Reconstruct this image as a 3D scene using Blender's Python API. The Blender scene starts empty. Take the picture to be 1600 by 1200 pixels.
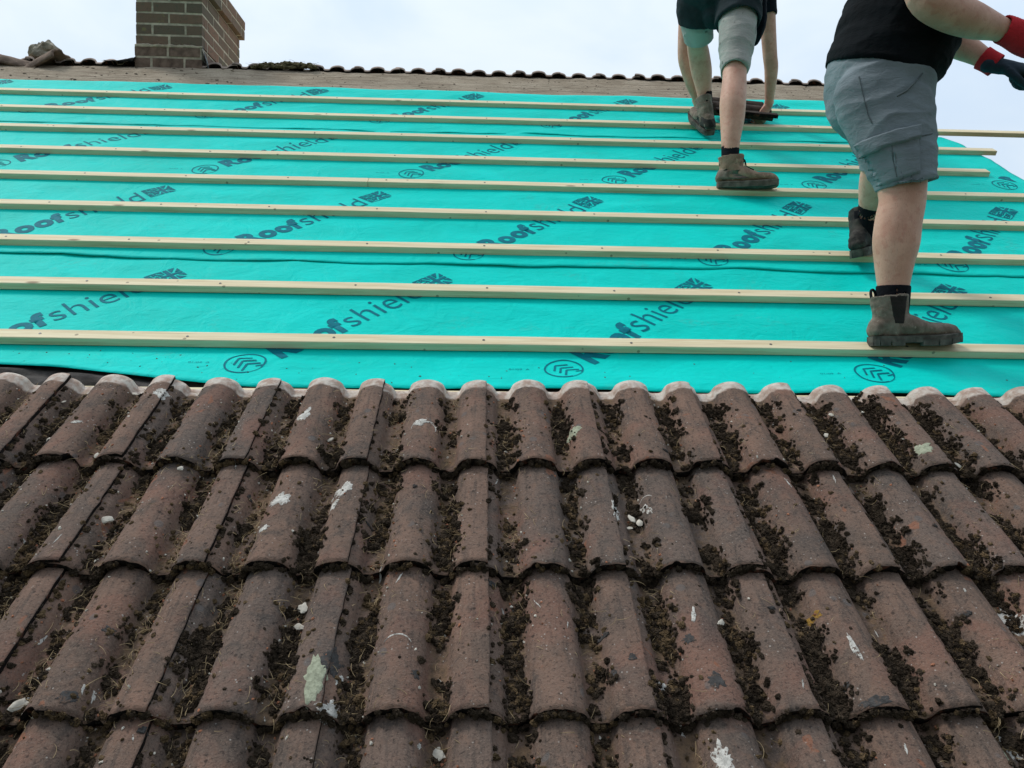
import bpy, bmesh, math, random
import numpy as np
from mathutils import Vector, Matrix, noise
from mathutils.bvhtree import BVHTree

random.seed(7); np.random.seed(7)
scene = bpy.context.scene
COL = scene.collection
R = math.radians

# ------------------------------------------------------------------ frames
S = R(32.5)                                   # roof pitch
A_, ROLL, YAW, DN = 0.6053, 0.0135, -0.0377, 1.244
F = 1200.0                                    # focal length in photo pixels (1600 wide)
CAM = Vector((0, 0, 6.2))
XW = Vector((1, 0, 0)); UW = Vector((0, math.cos(S), math.sin(S))); NW = Vector((0, -math.sin(S), math.cos(S)))
def _rc(v):
    x, y, z = v
    cy, sy = math.cos(YAW), math.sin(YAW)
    x, z = cy*x + sy*z, -sy*x + cy*z
    cr, sr = math.cos(ROLL), math.sin(ROLL)
    return Vector((cr*x - sr*y, sr*x + cr*y, z))
XC = _rc((1, 0, 0)); UC = _rc((0, -math.sin(A_), math.cos(A_))); NC = _rc((0, -math.cos(A_), -math.sin(A_)))
def cam2w(v): return XW*v.dot(XC) + UW*v.dot(UC) + NW*v.dot(NC)
RO = CAM - NW*DN                              # roof origin, n = 0 is the top of the battens
RM = Matrix.Translation(RO) @ Matrix.Rotation(S, 4, 'X')
def roof(x, t, n=0.0): return RO + XW*x + UW*t + NW*n
def at(px, py, z):                            # photo pixel + depth -> world
    return CAM + cam2w(Vector(((px-800)/F*z, (py-600)/F*z, z)))
def rinv(px, py, n=0.0):                      # photo pixel -> roof x, t at height n
    r = Vector(((px-800)/F, (py-600)/F, 1.0))
    P = r*((n-DN)/r.dot(NC))
    return P.dot(XC), P.dot(UC)
def project(w):
    v = w - CAM
    c = XC*v.dot(XW) + UC*v.dot(UW) + NC*v.dot(NW)
    return 800+F*c.x/c.z, 600+F*c.y/c.z, c.z

# ------------------------------------------------------------------ object helpers
def link(o, parent=None, mat=None):
    COL.objects.link(o)
    if mat is not None and o.type == 'MESH':
        for m in (mat if isinstance(mat, (list, tuple)) else [mat]): o.data.materials.append(m)
    if parent is not None: o.parent = parent
    return o
def tag(o, label=None, cat=None, group=None, kind=None):
    if label: o['label'] = label
    if cat: o['category'] = cat
    if group: o['group'] = group
    if kind: o['kind'] = kind
    elif cat: o['kind'] = 'thing'
    return o
def empty(name, loc, rot=(0, 0, 0)):
    o = bpy.data.objects.new(name, None); o.location = loc; o.rotation_euler = rot
    o.empty_display_size = 0.1
    COL.objects.link(o); return o
def mesh_from_bm(name, bm, smooth=True):
    me = bpy.data.meshes.new(name); bm.to_mesh(me); bm.free()
    if smooth: me.polygons.foreach_set('use_smooth', [True]*len(me.polygons))
    return me
def obj(name, bm, mat=None, parent=None, smooth=True, loc=None, rot=None):
    o = bpy.data.objects.new(name, mesh_from_bm(name, bm, smooth))
    link(o, parent, mat)
    if loc is not None: o.location = loc
    if rot is not None: o.rotation_euler = rot
    return o
def obj_np(name, V, Fc, mat=None, parent=None, smooth=True):
    me = bpy.data.meshes.new(name)
    V = np.asarray(V, dtype=np.float32); Fc = np.asarray(Fc, dtype=np.int32)
    k = Fc.shape[1]
    me.vertices.add(len(V)); me.vertices.foreach_set('co', V.ravel())
    me.loops.add(Fc.size); me.loops.foreach_set('vertex_index', Fc.ravel())
    me.polygons.add(len(Fc)); me.polygons.foreach_set('loop_start', np.arange(0, Fc.size, k, dtype=np.int32))
    me.polygons.foreach_set('use_smooth', [smooth]*len(Fc))
    me.update(calc_edges=True); me.validate()
    return link(bpy.data.objects.new(name, me), parent, mat)
def keep_world(child, parent):                # child has world-space mesh data, parent is anywhere
    child.parent = parent
    child.matrix_parent_inverse = (Matrix.Translation(parent.location) @ parent.rotation_euler.to_matrix().to_4x4()).inverted()
def add_box(bm, M, sx, sy, sz, bevel=0.0):
    r = bmesh.ops.create_cube(bm, size=1.0, matrix=M @ Matrix.Diagonal((sx, sy, sz, 1)))
    if bevel > 0:
        es = list({e for v in r['verts'] for e in v.link_edges})
        bmesh.ops.bevel(bm, geom=es, offset=bevel, segments=2, affect='EDGES', profile=0.6)
    return r['verts']
def fbm(x, y, z=0.0, o=4): return noise.fractal(Vector((x, y, z)), 1.0, 2.0, o)
def pn(x, y, z=0.0): return noise.noise(Vector((x, y, z)))
def sstep(a, b, x):
    q = min(1.0, max(0.0, (x-a)/(b-a))); return q*q*(3-2*q)

# ------------------------------------------------------------------ materials
class NT:
    def __init__(s, name):
        s.m = bpy.data.materials.new(name); s.m.use_nodes = True
        s.t = s.m.node_tree; s.n = s.t.nodes; s.l = s.t.links
        s.b = s.n['Principled BSDF']
    def new(s, typ, **kw):
        n = s.n.new(typ)
        for k, v in kw.items():
            if k in n.inputs and not hasattr(n, k): n.inputs[k].default_value = v
            else: setattr(n, k, v)
        return n
    def val(s, sock, v):
        if hasattr(v, 'is_output') or isinstance(v, bpy.types.NodeSocket): s.l.new(v, sock)
        else: sock.default_value = v
    def coord(s, kind='Object', scale=(1, 1, 1)):
        if kind == 'World': o = s.n.new('ShaderNodeNewGeometry').outputs['Position']
        else: o = s.n.new('ShaderNodeTexCoord').outputs[kind]
        mp = s.n.new('ShaderNodeMapping'); mp.inputs['Scale'].default_value = scale
        s.l.new(o, mp.inputs['Vector']); return mp.outputs['Vector']
    def noise(s, vec, scale, detail=4, rough=0.55, dist=0.0):
        n = s.n.new('ShaderNodeTexNoise'); s.l.new(vec, n.inputs['Vector'])
        n.inputs['Scale'].default_value = scale; n.inputs['Detail'].default_value = detail
        n.inputs['Roughness'].default_value = rough; n.inputs['Distortion'].default_value = dist
        return n.outputs['Fac']
    def voro(s, vec, scale, feature='F1', out='Distance'):
        n = s.n.new('ShaderNodeTexVoronoi'); n.feature = feature; s.l.new(vec, n.inputs['Vector'])
        n.inputs['Scale'].default_value = scale; return n.outputs[out]
    def ramp(s, fac, a, b, c0=0.0, c1=1.0):
        n = s.n.new('ShaderNodeMapRange'); n.interpolation_type = 'SMOOTHSTEP'; s.l.new(fac, n.inputs[0])
        n.inputs[1].default_value = a; n.inputs[2].default_value = b
        n.inputs[3].default_value = c0; n.inputs[4].default_value = c1
        return n.outputs[0]
    def mix(s, fac, a, b, mode='MIX'):
        n = s.n.new('ShaderNodeMix'); n.data_type = 'RGBA'; n.blend_type = mode
        s.val(n.inputs[0], fac)
        for sock, v in ((n.inputs[6], a), (n.inputs[7], b)):
            if isinstance(v, (tuple, list)): v = tuple(v) + (1,)*(4-len(v))
            s.val(sock, v)
        return n.outputs[2]
    def math(s, op, a, b=0.0):
        n = s.n.new('ShaderNodeMath'); n.operation = op; s.val(n.inputs[0], a); s.val(n.inputs[1], b); return n.outputs[0]
    def bump(s, h, strength, dist=0.002, prev=None):
        n = s.n.new('ShaderNodeBump'); s.l.new(h, n.inputs['Height'])
        n.inputs['Strength'].default_value = strength; n.inputs['Distance'].default_value = dist
        if prev is not None: s.l.new(prev, n.inputs['Normal'])
        return n.outputs['Normal']
    def done(s, col, rough=0.8, normal=None, spec=0.3, **kw):
        if isinstance(col, (tuple, list)): col = tuple(col) + (1,)*(4-len(col))
        s.val(s.b.inputs['Base Color'], col); s.val(s.b.inputs['Roughness'], rough)
        s.b.inputs['Specular IOR Level'].default_value = spec
        if normal is not None: s.l.new(normal, s.b.inputs['Normal'])
        for k, v in kw.items(): s.b.inputs[k.replace('_', ' ')].default_value = v
        return s.m

def simple(name, col, rough=0.8, spec=0.3, var=0.25, scale=30, bump=0.3, bscale=120, bdist=0.002, **kw):
    t = NT(name); c = t.coord('World')
    f = t.noise(c, scale, 4)
    dark = tuple(v*(1-var) for v in col); lite = tuple(min(1, v*(1+var)) for v in col)
    colr = t.mix(t.ramp(f, 0.3, 0.7), dark, lite)
    nb = t.bump(t.noise(c, bscale, 5), bump, bdist) if bump else None
    return t.done(colr, rough, nb, spec, **kw)

def mat_tile(head_band):
    t = NT('weathered_clay_tile' if head_band else 'weathered_clay_tile_plain')
    w = t.coord('World'); ob = t.coord('Object')
    rnd = t.n.new('ShaderNodeObjectInfo').outputs['Random']
    big = t.noise(w, 7.0, 5, 0.6, 0.4); mid = t.noise(w, 38, 5, 0.65); fine = t.noise(w, 260, 4, 0.7)
    base = t.mix(t.ramp(big, 0.32, 0.68), (0.122, 0.088, 0.070), (0.220, 0.136, 0.100))
    base = t.mix(t.math('MULTIPLY', t.ramp(rnd, 0.15, 1), 0.55), base, (0.105, 0.092, 0.083))
    base = t.mix(t.math('MULTIPLY', t.ramp(mid, 0.48, 0.70), 0.55), base, (0.21, 0.125, 0.088))
    base = t.mix(t.math('MULTIPLY', t.ramp(t.noise(w, 15, 6, 0.7), 0.54, 0.66), 0.6), base, (0.058, 0.053, 0.048))
    st = t.noise(t.coord('Object', (1, .10, 1)), 55, 4, 0.6)
    base = t.mix(t.math('MULTIPLY', t.ramp(st, 0.50, 0.70), 0.62), base, (0.055, 0.047, 0.042))
    base = t.mix(t.math('MULTIPLY', t.ramp(t.noise(w, 5.5, 4, 0.6, 0.6), 0.50, 0.68), 0.55), base, (0.235, 0.115, 0.082))
    base = t.mix(t.math('MULTIPLY', t.ramp(t.noise(w, 4.1, 4, 0.65, 0.3), 0.55, 0.70), 0.55), base, (0.072, 0.066, 0.062))
    # broken skin showing orange clay
    base = t.mix(t.math('MULTIPLY', t.ramp(t.noise(w, 11.0, 3, 0.5, 0.8), 0.685, 0.71), 0.75), base, (0.27, 0.112, 0.065))
    # grain
    base = t.mix(t.math('MULTIPLY', t.ramp(fine, 0.46, 0.70), 0.55), base, (0.225, 0.165, 0.130))
    base = t.mix(t.math('MULTIPLY', t.ramp(t.noise(w, 150, 4, 0.7), 0.52, 0.68), 0.72), base, (0.034, 0.027, 0.024))
    # pale lichen specks and dark spots
    v = t.voro(w, 95); vm = t.noise(w, 24, 2)
    base = t.mix(t.math('MULTIPLY', t.math('MULTIPLY', t.ramp(v, 0.20, 0.11), t.ramp(vm, 0.52, 0.62)), 0.75), base, (0.40, 0.36, 0.32))
    v2 = t.voro(w, 52); vm2 = t.noise(w, 17, 2)
    base = t.mix(t.math('MULTIPLY', t.math('MULTIPLY', t.ramp(v2, 0.22, 0.12), t.ramp(vm2, 0.56, 0.62)), 0.7), base, (0.022, 0.019, 0.017))
    v3 = t.voro(w, 21); vm3 = t.noise(w, 9, 2)
    base = t.mix(t.math('MULTIPLY', t.math('MULTIPLY', t.ramp(v3, 0.24, 0.17), t.ramp(vm3, 0.55, 0.6)), 0.6), base, (0.13, 0.12, 0.115))
    # soil washed into the pans (the "pan" colour attribute holds where the flat channels lie)
    at_ = t.n.new('ShaderNodeAttribute'); at_.attribute_name = 'pan'
    soil = t.mix(t.ramp(t.noise(w, 60, 5, 0.7), 0.35, 0.65), (0.185, 0.118, 0.070), (0.085, 0.060, 0.040))
    pm = t.math('MULTIPLY', t.ramp(at_.outputs['Fac'], 0.3, 0.9), t.ramp(t.noise(w, 19, 5, 0.7), 0.40, 0.55))
    base = t.mix(t.math('MULTIPLY', pm, 0.85), base, soil)
    sep2 = t.n.new('ShaderNodeSeparateXYZ'); t.l.new(ob, sep2.inputs[0])
    ya = t.math('ADD', sep2.outputs['Y'], t.math('MULTIPLY', t.math('SUBTRACT', t.noise(w, 70, 4), 0.5), 0.03))
    base = t.mix(t.math('MULTIPLY', t.math('MULTIPLY', t.ramp(ya, 0.007, 0.001), t.ramp(t.noise(w, 12, 3), 0.45, 0.6)), 0.7), base, (0.30, 0.185, 0.135))
    if head_band:
        sep = t.n.new('ShaderNodeSeparateXYZ'); t.l.new(ob, sep.inputs[0])
        y = t.math('ADD', sep.outputs['Y'], t.math('MULTIPLY', t.math('SUBTRACT', t.noise(w, 34, 4), 0.5), 0.030))
        clean = t.mix(t.ramp(t.noise(w, 42, 5, 0.6), 0.34, 0.66), (0.42, 0.30, 0.24), (0.66, 0.60, 0.53))
        base = t.mix(t.math('MULTIPLY', t.ramp(y, 0.318, 0.328), 0.88), base, clean)
    h = t.math('ADD', t.math('MULTIPLY', fine, 0.6), t.math('MULTIPLY', t.noise(w, 90, 4, 0.7), 1.0))
    n = t.bump(h, 1.0, 0.0034)
    return t.done(base, 0.92, n, 0.18)

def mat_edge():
    t = NT('mossy_edge_and_under_shade'); w = t.coord('World')  # moss on tile edges; doubles as painted shade under the ridge tile heads
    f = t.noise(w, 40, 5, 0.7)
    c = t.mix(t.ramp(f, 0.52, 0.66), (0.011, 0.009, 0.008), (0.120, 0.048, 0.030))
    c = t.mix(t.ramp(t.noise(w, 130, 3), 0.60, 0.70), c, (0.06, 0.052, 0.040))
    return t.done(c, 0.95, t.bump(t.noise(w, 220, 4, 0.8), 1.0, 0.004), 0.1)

def mat_membrane():
    t = NT('turquoise_membrane'); w = t.coord('World')
    f = t.noise(w, 2.2, 4, 0.6, 0.6)
    c = t.mix(t.ramp(f, 0.3, 0.7), (0.0, 0.60, 0.515), (0.0, 0.68, 0.60))
    sc = t.noise(t.coord('World', (0.5, 6, 6)), 9, 6, 0.75)
    c = t.mix(t.math('MULTIPLY', t.ramp(sc, 0.56, 0.72), 0.18), c, (0.012, 0.36, 0.32))
    dm = t.ramp(t.noise(w, 1.6, 3), 0.50, 0.66)
    sp = t.ramp(t.noise(w, 140, 3, 0.7), 0.675, 0.72)
    c = t.mix(t.math('MULTIPLY', t.math('MULTIPLY', sp, dm), 0.8), c, (0.03, 0.10, 0.085))
    gl = t.ramp(t.noise(t.coord('World', (1.0, 1.6, 1.6)), 3.1, 5, 0.7, 0.8), 0.57, 0.70)
    c = t.mix(t.math('MULTIPLY', t.math('MULTIPLY', gl, t.ramp(t.noise(w, 60, 4, 0.7), 0.42, 0.62)), 0.22), c, (0.13, 0.30, 0.24))
    h = t.math('ADD', t.noise(w, 9, 4, 0.6, 1.0), t.math('MULTIPLY', t.noise(t.coord('World', (1, 3, 3)), 22, 3), 0.35))
    n = t.bump(h, 0.65, 0.011)
    n = t.bump(t.noise(t.coord('World', (1.0, 2.2, 2.2)), 30, 5, 0.65, 1.5), 0.30, 0.004, n)
    n = t.bump(t.noise(w, 600, 2), 0.15, 0.001, n)
    return t.done(c, 0.62, n, 0.06)

def mat_timber():
    t = NT('treated_pine'); w = t.coord('Object', (1.0, 16, 16))
    f = t.noise(w, 3.0, 6, 0.6, 0.5); g = t.noise(t.coord('Object', (0.8, 60, 60)), 3.2, 4, 0.6)
    rnd = t.n.new('ShaderNodeObjectInfo').outputs['Random']
    c = t.mix(t.ramp(f, 0.3, 0.7), (0.70, 0.575, 0.355), (0.86, 0.76, 0.52))
    c = t.mix(t.math('MULTIPLY', t.ramp(g, 0.5, 0.72), 0.50), c, (0.42, 0.30, 0.16))
    c = t.mix(t.math('MULTIPLY', t.ramp(rnd, 0.3, 1.0), 0.30), c, (0.62, 0.55, 0.38))
    o = t.coord('Object', (1.0, 3.5, 3.5))
    k = t.voro(o, 2.3)
    c = t.mix(t.math('MULTIPLY', t.ramp(k, 0.075, 0.03), 0.8), c, (0.20, 0.115, 0.06))
    c = t.mix(t.math('MULTIPLY', t.ramp(t.noise(t.coord('Object', (1, 5, 5)), 1.7, 4, 0.6), 0.60, 0.72), 0.35), c, (0.30, 0.26, 0.15))
    sp = t.ramp(t.voro(t.coord('Object'), 13), 0.09, 0.05)
    c = t.mix(t.math('MULTIPLY', sp, 0.6), c, (0.12, 0.08, 0.05))
    return t.done(c, 0.72, t.bump(g, 0.35, 0.002), 0.2)

def mat_brick():
    t = NT('old_brick'); w = t.coord('World')
    at_ = t.n.new('ShaderNodeAttribute'); at_.attribute_name = 'tone'
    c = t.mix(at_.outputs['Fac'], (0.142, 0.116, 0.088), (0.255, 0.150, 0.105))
    c = t.mix(t.ramp(t.noise(w, 30, 5, 0.7), 0.5, 0.72), c, (0.125, 0.120, 0.090))
    c = t.mix(t.math('MULTIPLY', t.ramp(t.noise(w, 110, 4, 0.7), 0.56, 0.7), 0.6), c, (0.05, 0.04, 0.032))
    c = t.mix(t.math('MULTIPLY', t.ramp(t.noise(w, 14, 3), 0.66, 0.72), 0.6), c, (0.24, 0.22, 0.10))
    return t.done(c, 0.9, t.bump(t.noise(w, 120, 4, 0.7), 0.7, 0.004), 0.15)

def mat_felt():
    t = NT('old_bitumen_felt'); w = t.coord('World')
    c = t.mix(t.ramp(t.noise(w, 3.5, 5, 0.65), 0.3, 0.7), (0.33, 0.27, 0.20), (0.46, 0.39, 0.30))
    st = t.noise(t.coord('World', (0.6, 8, 8)), 6, 5, 0.7)
    c = t.mix(t.math('MULTIPLY', t.ramp(st, 0.48, 0.62), 0.75), c, (0.215, 0.168, 0.122))
    c = t.mix(t.ramp(t.noise(w, 60, 4, 0.8), 0.68, 0.74), c, (0.08, 0.065, 0.05))
    h = t.math('ADD', st, t.math('MULTIPLY', t.noise(w, 45, 4), 0.5))
    return t.done(c, 0.95, t.bump(h, 1.0, 0.02), 0.1)

def mat_cloth(name, col, scale=900, stain=0.0, wr=0.0, var=0.12):
    t = NT(name); w = t.coord('World')
    c = t.mix(t.ramp(t.noise(w, 9, 4, 0.6), 0.3, 0.7), tuple(v*(1-var) for v in col), tuple(v*(1+var) for v in col))
    if stain: c = t.mix(t.math('MULTIPLY', t.ramp(t.noise(w, 26, 3, 0.6), 0.62, 0.70), stain), c, tuple(v*0.25 for v in col))
    n = t.bump(t.noise(t.coord('World', (1, 1, 2.2)), 26, 4, 0.6, 0.8), 0.5, 0.008)
    n = t.bump(t.noise(w, scale, 2), 0.25, 0.001, n)
    return t.done(c, 0.93, n, 0.1, Sheen_Weight=0.0)

def mat_crust(name, col, worn):
    t = NT(name); w = t.coord('World')
    c = t.mix(t.ramp(t.noise(w, 90, 4, 0.7), 0.35, 0.65), tuple(v*0.72 for v in col), tuple(min(1, v*1.15) for v in col))
    f = t.math('ADD', t.math('MULTIPLY', t.noise(w, 55, 5, 0.7), 0.6), t.math('MULTIPLY', t.noise(w, 210, 3, 0.7), 0.4))
    c = t.mix(t.ramp(f, worn-0.02, worn+0.06, 1.0, 0.0) if worn < 0.5 else t.ramp(f, worn-0.05, worn+0.03, 0.8, 0.0), c, (0.135, 0.093, 0.073))
    return t.done(c, 0.95, t.bump(t.noise(w, 260, 4, 0.8), 0.9, 0.003), 0.06)

def mat_skin():
    t = NT('skin'); w = t.coord('World')
    c = t.mix(t.ramp(t.noise(w, 14, 4, 0.6), 0.32, 0.68), (0.55, 0.300, 0.215), (0.66, 0.390, 0.290))
    c = t.mix(t.math('MULTIPLY', t.ramp(t.noise(w, 48, 3), 0.52, 0.70), 0.45), c, (0.47, 0.19, 0.14))
    c = t.mix(t.math('MULTIPLY', t.ramp(t.noise(t.coord('World', (6, 6, 1)), 90, 3, 0.7), 0.56, 0.68), 0.34), c, (0.16, 0.09, 0.055))
    return t.done(c, 0.58, t.bump(t.noise(w, 260, 3), 0.25, 0.002), 0.3, Subsurface_Weight=0.10, Subsurface_Scale=0.01)

def mat_leather(name, a, b):
    t = NT(name); w = t.coord('World')
    c = t.mix(t.ramp(t.noise(w, 22, 5, 0.65, 0.6), 0.34, 0.66), a, b)
    c = t.mix(t.math('MULTIPLY', t.ramp(t.noise(w, 70, 4, 0.7), 0.58, 0.70), 0.5), c, tuple(min(1, v*1.9) for v in b))
    n = t.bump(t.noise(w, 45, 4, 0.6, 0.5), 0.45, 0.004)
    return t.done(c, 0.85, t.bump(t.noise(w, 600, 2), 0.3, 0.001, n), 0.2)

M = {
    'tile': mat_tile(False), 'tile_top': mat_tile(True), 'edge': mat_edge(), 'membrane': mat_membrane(),
    'print': simple('membrane_ink', (0.001, 0.165, 0.215), 0.7, 0.08, 0.12, 40, 0.0),
    'timber': mat_timber(), 'brick': mat_brick(), 'felt': mat_felt(),
    'mortar': simple('mortar', (0.47, 0.42, 0.33), 0.95, 0.1, 0.25, 25, 0.8, 160, 0.004),
    'dark_felt': simple('black_felt', (0.022, 0.022, 0.022), 0.8, 0.2, 0.4, 20, 0.6, 60, 0.006),
    'lead': simple('lead_flashing', (0.26, 0.30, 0.31), 0.55, 0.4, 0.25, 30, 0.4, 60, 0.004),
    'moss': simple('dry_moss', (0.050, 0.037, 0.026), 0.98, 0.05, 0.55, 45, 1.0, 500, 0.004),
    'moss_ridge': simple('ridge_moss', (0.17, 0.15, 0.085), 0.98, 0.05, 0.5, 45, 1.0, 500, 0.004),
    'straw': simple('dead_straw', (0.36, 0.27, 0.155), 0.9, 0.1, 0.5, 30, 0.0),
    'chip': simple('pale_chips', (0.52, 0.48, 0.41), 0.9, 0.1, 0.35, 40, 0.4, 200),
    'red_chip': simple('orange_clay_chip', (0.30, 0.13, 0.075), 0.9, 0.1, 0.3, 40, 0.4, 200),
    'lichen_w': mat_crust('white_lichen', (0.62, 0.60, 0.55), 0.43), 'lichen_g': mat_crust('green_grey_lichen', (0.38, 0.40, 0.29), 0.34),
    'lichen_o': mat_crust('orange_lichen', (0.36, 0.21, 0.05), 0.43), 'lichen_d': mat_crust('dark_lichen', (0.075, 0.072, 0.070), 0.42),
    'skin': mat_skin(),
    'shorts_grey': mat_cloth('grey_cotton', (0.190, 0.225, 0.245)),
    'shorts_light': mat_cloth('light_grey_cotton', (0.33, 0.335, 0.31), stain=0.7),
    'shorts_dark': mat_cloth('dark_navy_cotton', (0.020, 0.029, 0.033), var=0.3),
    'shirt': mat_cloth('black_cotton', (0.0045, 0.0062, 0.0078), var=0.3),
    'navy': mat_cloth('navy_cotton', (0.006, 0.009, 0.014), var=0.3),
    'sock': mat_cloth('black_knit', (0.009, 0.010, 0.013)),
    'elastic': mat_cloth('elastic_webbing', (0.030, 0.026, 0.024)),
    'seam': simple('seam_thread', (0.115, 0.138, 0.145), 0.9, 0.1, 0.2, 40, 0.0),
    'boot_brown': mat_leather('dusty_brown_leather', (0.120, 0.096, 0.074), (0.225, 0.188, 0.152)),
    'boot_dark': mat_leather('dark_leather', (0.018, 0.018, 0.018), (0.060, 0.055, 0.048)),
    'boot_tan': mat_leather('tan_suede', (0.190, 0.128, 0.086), (0.330, 0.238, 0.170)),
    'sole': simple('rubber_sole', (0.085, 0.080, 0.068), 0.8, 0.25, 0.5, 35, 0.4, 150),
    'sole_mid': simple('dusty_rubber', (0.13, 0.115, 0.095), 0.85, 0.2, 0.4, 35, 0.4, 150),
    'red_knit': mat_cloth('red_knit', (0.50, 0.030, 0.040)),
    'glove': mat_cloth('dark_latex_glove', (0.030, 0.044, 0.060), 200),
    'olive': mat_cloth('olive_latex', (0.11, 0.10, 0.03), 200),
    'tab': simple('red_tab', (0.25, 0.03, 0.02), 0.8, 0.2, 0.2, 50, 0.0),
    'orange': simple('orange_patch', (0.45, 0.17, 0.05), 0.8, 0.2, 0.2, 50, 0.0),
    'hair': simple('brown_hair', (0.05, 0.032, 0.02), 0.8, 0.3, 0.4, 60, 0.8, 300),
    'grass': simple('rough_grass', (0.06, 0.085, 0.03), 0.95, 0.1, 0.4, 0.6, 0.6, 8, 0.05),
    'wallbrick': None,
}
def mat_wallbrick():
    t = NT('house_brickwork'); w = t.coord('World')
    b = t.n.new('ShaderNodeTexBrick')
    mp = t.n.new('ShaderNodeMapping'); mp.inputs['Rotation'].default_value = (R(90), 0, 0)
    cb = t.n.new('ShaderNodeCombineXYZ'); sp = t.n.new('ShaderNodeSeparateXYZ'); t.l.new(w, sp.inputs[0])
    t.l.new(t.math('ADD', sp.outputs['X'], sp.outputs['Y']), cb.inputs['X']); t.l.new(sp.outputs['Z'], cb.inputs['Y'])
    t.l.new(cb.outputs[0], b.inputs['Vector'])
    b.inputs['Color1'].default_value = (0.17, 0.085, 0.055, 1); b.inputs['Color2'].default_value = (0.11, 0.065, 0.05, 1)
    b.inputs['Mortar'].default_value = (0.33, 0.30, 0.25, 1); b.inputs['Scale'].default_value = 1.0
    b.inputs['Brick Width'].default_value = 0.225; b.inputs['Row Height'].default_value = 0.075; b.inputs['Mortar Size'].default_value = 0.01
    return t.done(b.outputs['Color'], 0.9, None, 0.15)
M['wallbrick'] = mat_wallbrick()

# ------------------------------------------------------------------ ground, house shell
VERGE_R, VERGE_L = 2.65, -5.4
T_RIDGE, T_EAVE = 5.60, 0.02
bm = bmesh.new(); bmesh.ops.create_grid(bm, x_segments=4, y_segments=4, size=600)
tag(obj('ground', bm, M['grass']), kind='structure')

RIDGE = roof(0, T_RIDGE, -0.03); EAVE = roof(0, T_EAVE, -0.03)
RUN = RIDGE.y - EAVE.y
house = empty('house', (0, EAVE.y, 0))
tag(house, 'brick house below the roof being stripped and re-covered', 'house')
def world_part(name, bm, mat, parent, smooth=False):
    o = obj(name, bm, mat, None, smooth); keep_world(o, parent); return o
# walls as one shell with gables
bm = bmesh.new()
y0, y1 = EAVE.y+0.30, 2*RIDGE.y-EAVE.y-0.30
xl, xr = VERGE_L+0.12, VERGE_R-0.12
zt = lambda y: RIDGE.z-0.22-abs(y-RIDGE.y)*math.tan(S)
def quad(bm, pts): bm.faces.new([bm.verts.new(p) for p in pts])
for x in (xl, xr): quad(bm, [(x, y0, 0), (x, y1, 0), (x, y1, zt(y1)), (x, RIDGE.y, zt(RIDGE.y)), (x, y0, zt(y0))])
for y in (y0, y1): quad(bm, [(xl, y, 0), (xr, y, 0), (xr, y, zt(y)), (xl, y, zt(y))])
bmesh.ops.recalc_face_normals(bm, faces=bm.faces)
world_part('wall', bm, M['wallbrick'], house)
# rafters + boarding under the membrane: two slabs
for sgn in (1, -1):
    bm = bmesh.new()
    L = (T_RIDGE-T_EAVE)
    for n0, n1 in ((-0.140, -0.044),):
        pts = []
        for n in (n0, n1):
            for x, t in ((VERGE_L, T_EAVE), (VERGE_R-0.01, T_EAVE), (VERGE_R-0.01, T_RIDGE-0.02), (VERGE_L, T_RIDGE-0.02)):
                w = roof(x, t, n)
                if sgn < 0: w.y = 2*RIDGE.y - w.y
                pts.append(bm.verts.new(w))
        for f in ((0, 1, 2, 3), (4, 5, 6, 7), (0, 1, 5, 4), (1, 2, 6, 5), (2, 3, 7, 6), (3, 0, 4, 7)):
            bm.faces.new([pts[i] for i in f])
    bmesh.ops.recalc_face_normals(bm, faces=bm.faces)
    world_part('roof_boarding', bm, M['timber'], house)

# ------------------------------------------------------------------ old felt strip along the ridge
def felt_n(x, t):
    return -0.036 + 0.007*fbm(x*1.3, t*7, 3.1, 4) + 0.004*fbm(x*9, t*14, 1.0, 3)
def grid_sheet(name, x0, x1, t0f, t1f, nfun, step, mat, label, cat, thick=0.0012, xj=None):
    nx = int((x1-x0)/step)+1
    tmin = min(t0f(x0+i*step) for i in range(nx)); tmax = max(t1f(x0+i*step) for i in range(nx))
    nt = int((tmax-tmin)/step)+2
    V = []; Fc = []
    for i in range(nx):
        x = x0+(x1-x0)*i/(nx-1)
        a, b = t0f(x), t1f(x)
        for j in range(nt):
            t = a+(b-a)*j/(nt-1)
            xx = x if xj is None else xj(x, t, i/(nx-1))
            V.append((xx, t, nfun(xx, t)))
    for i in range(nx-1):
        for j in range(nt-1):
            Fc.append((i*nt+j, (i+1)*nt+j, (i+1)*nt+j+1, i*nt+j+1))
    o = obj_np(name, V, Fc, mat)
    o.matrix_world = RM
    md = o.modifiers.new('s', 'SOLIDIFY'); md.thickness = thick; md.offset = -1
    if label: tag(o, label, cat)
    return o
def felt_top(x): return T_RIDGE + 0.008*fbm(x*3, 2.2) + (0.03*sstep(-2.5, -2.9, x)*-1)
grid_sheet('old_underlay', VERGE_L, 2.60, lambda x: 4.95, felt_top, felt_n, 0.035, M['felt'],
           'grey brown strip of old felt along the ridge above the turquoise membrane', 'felt')

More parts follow.
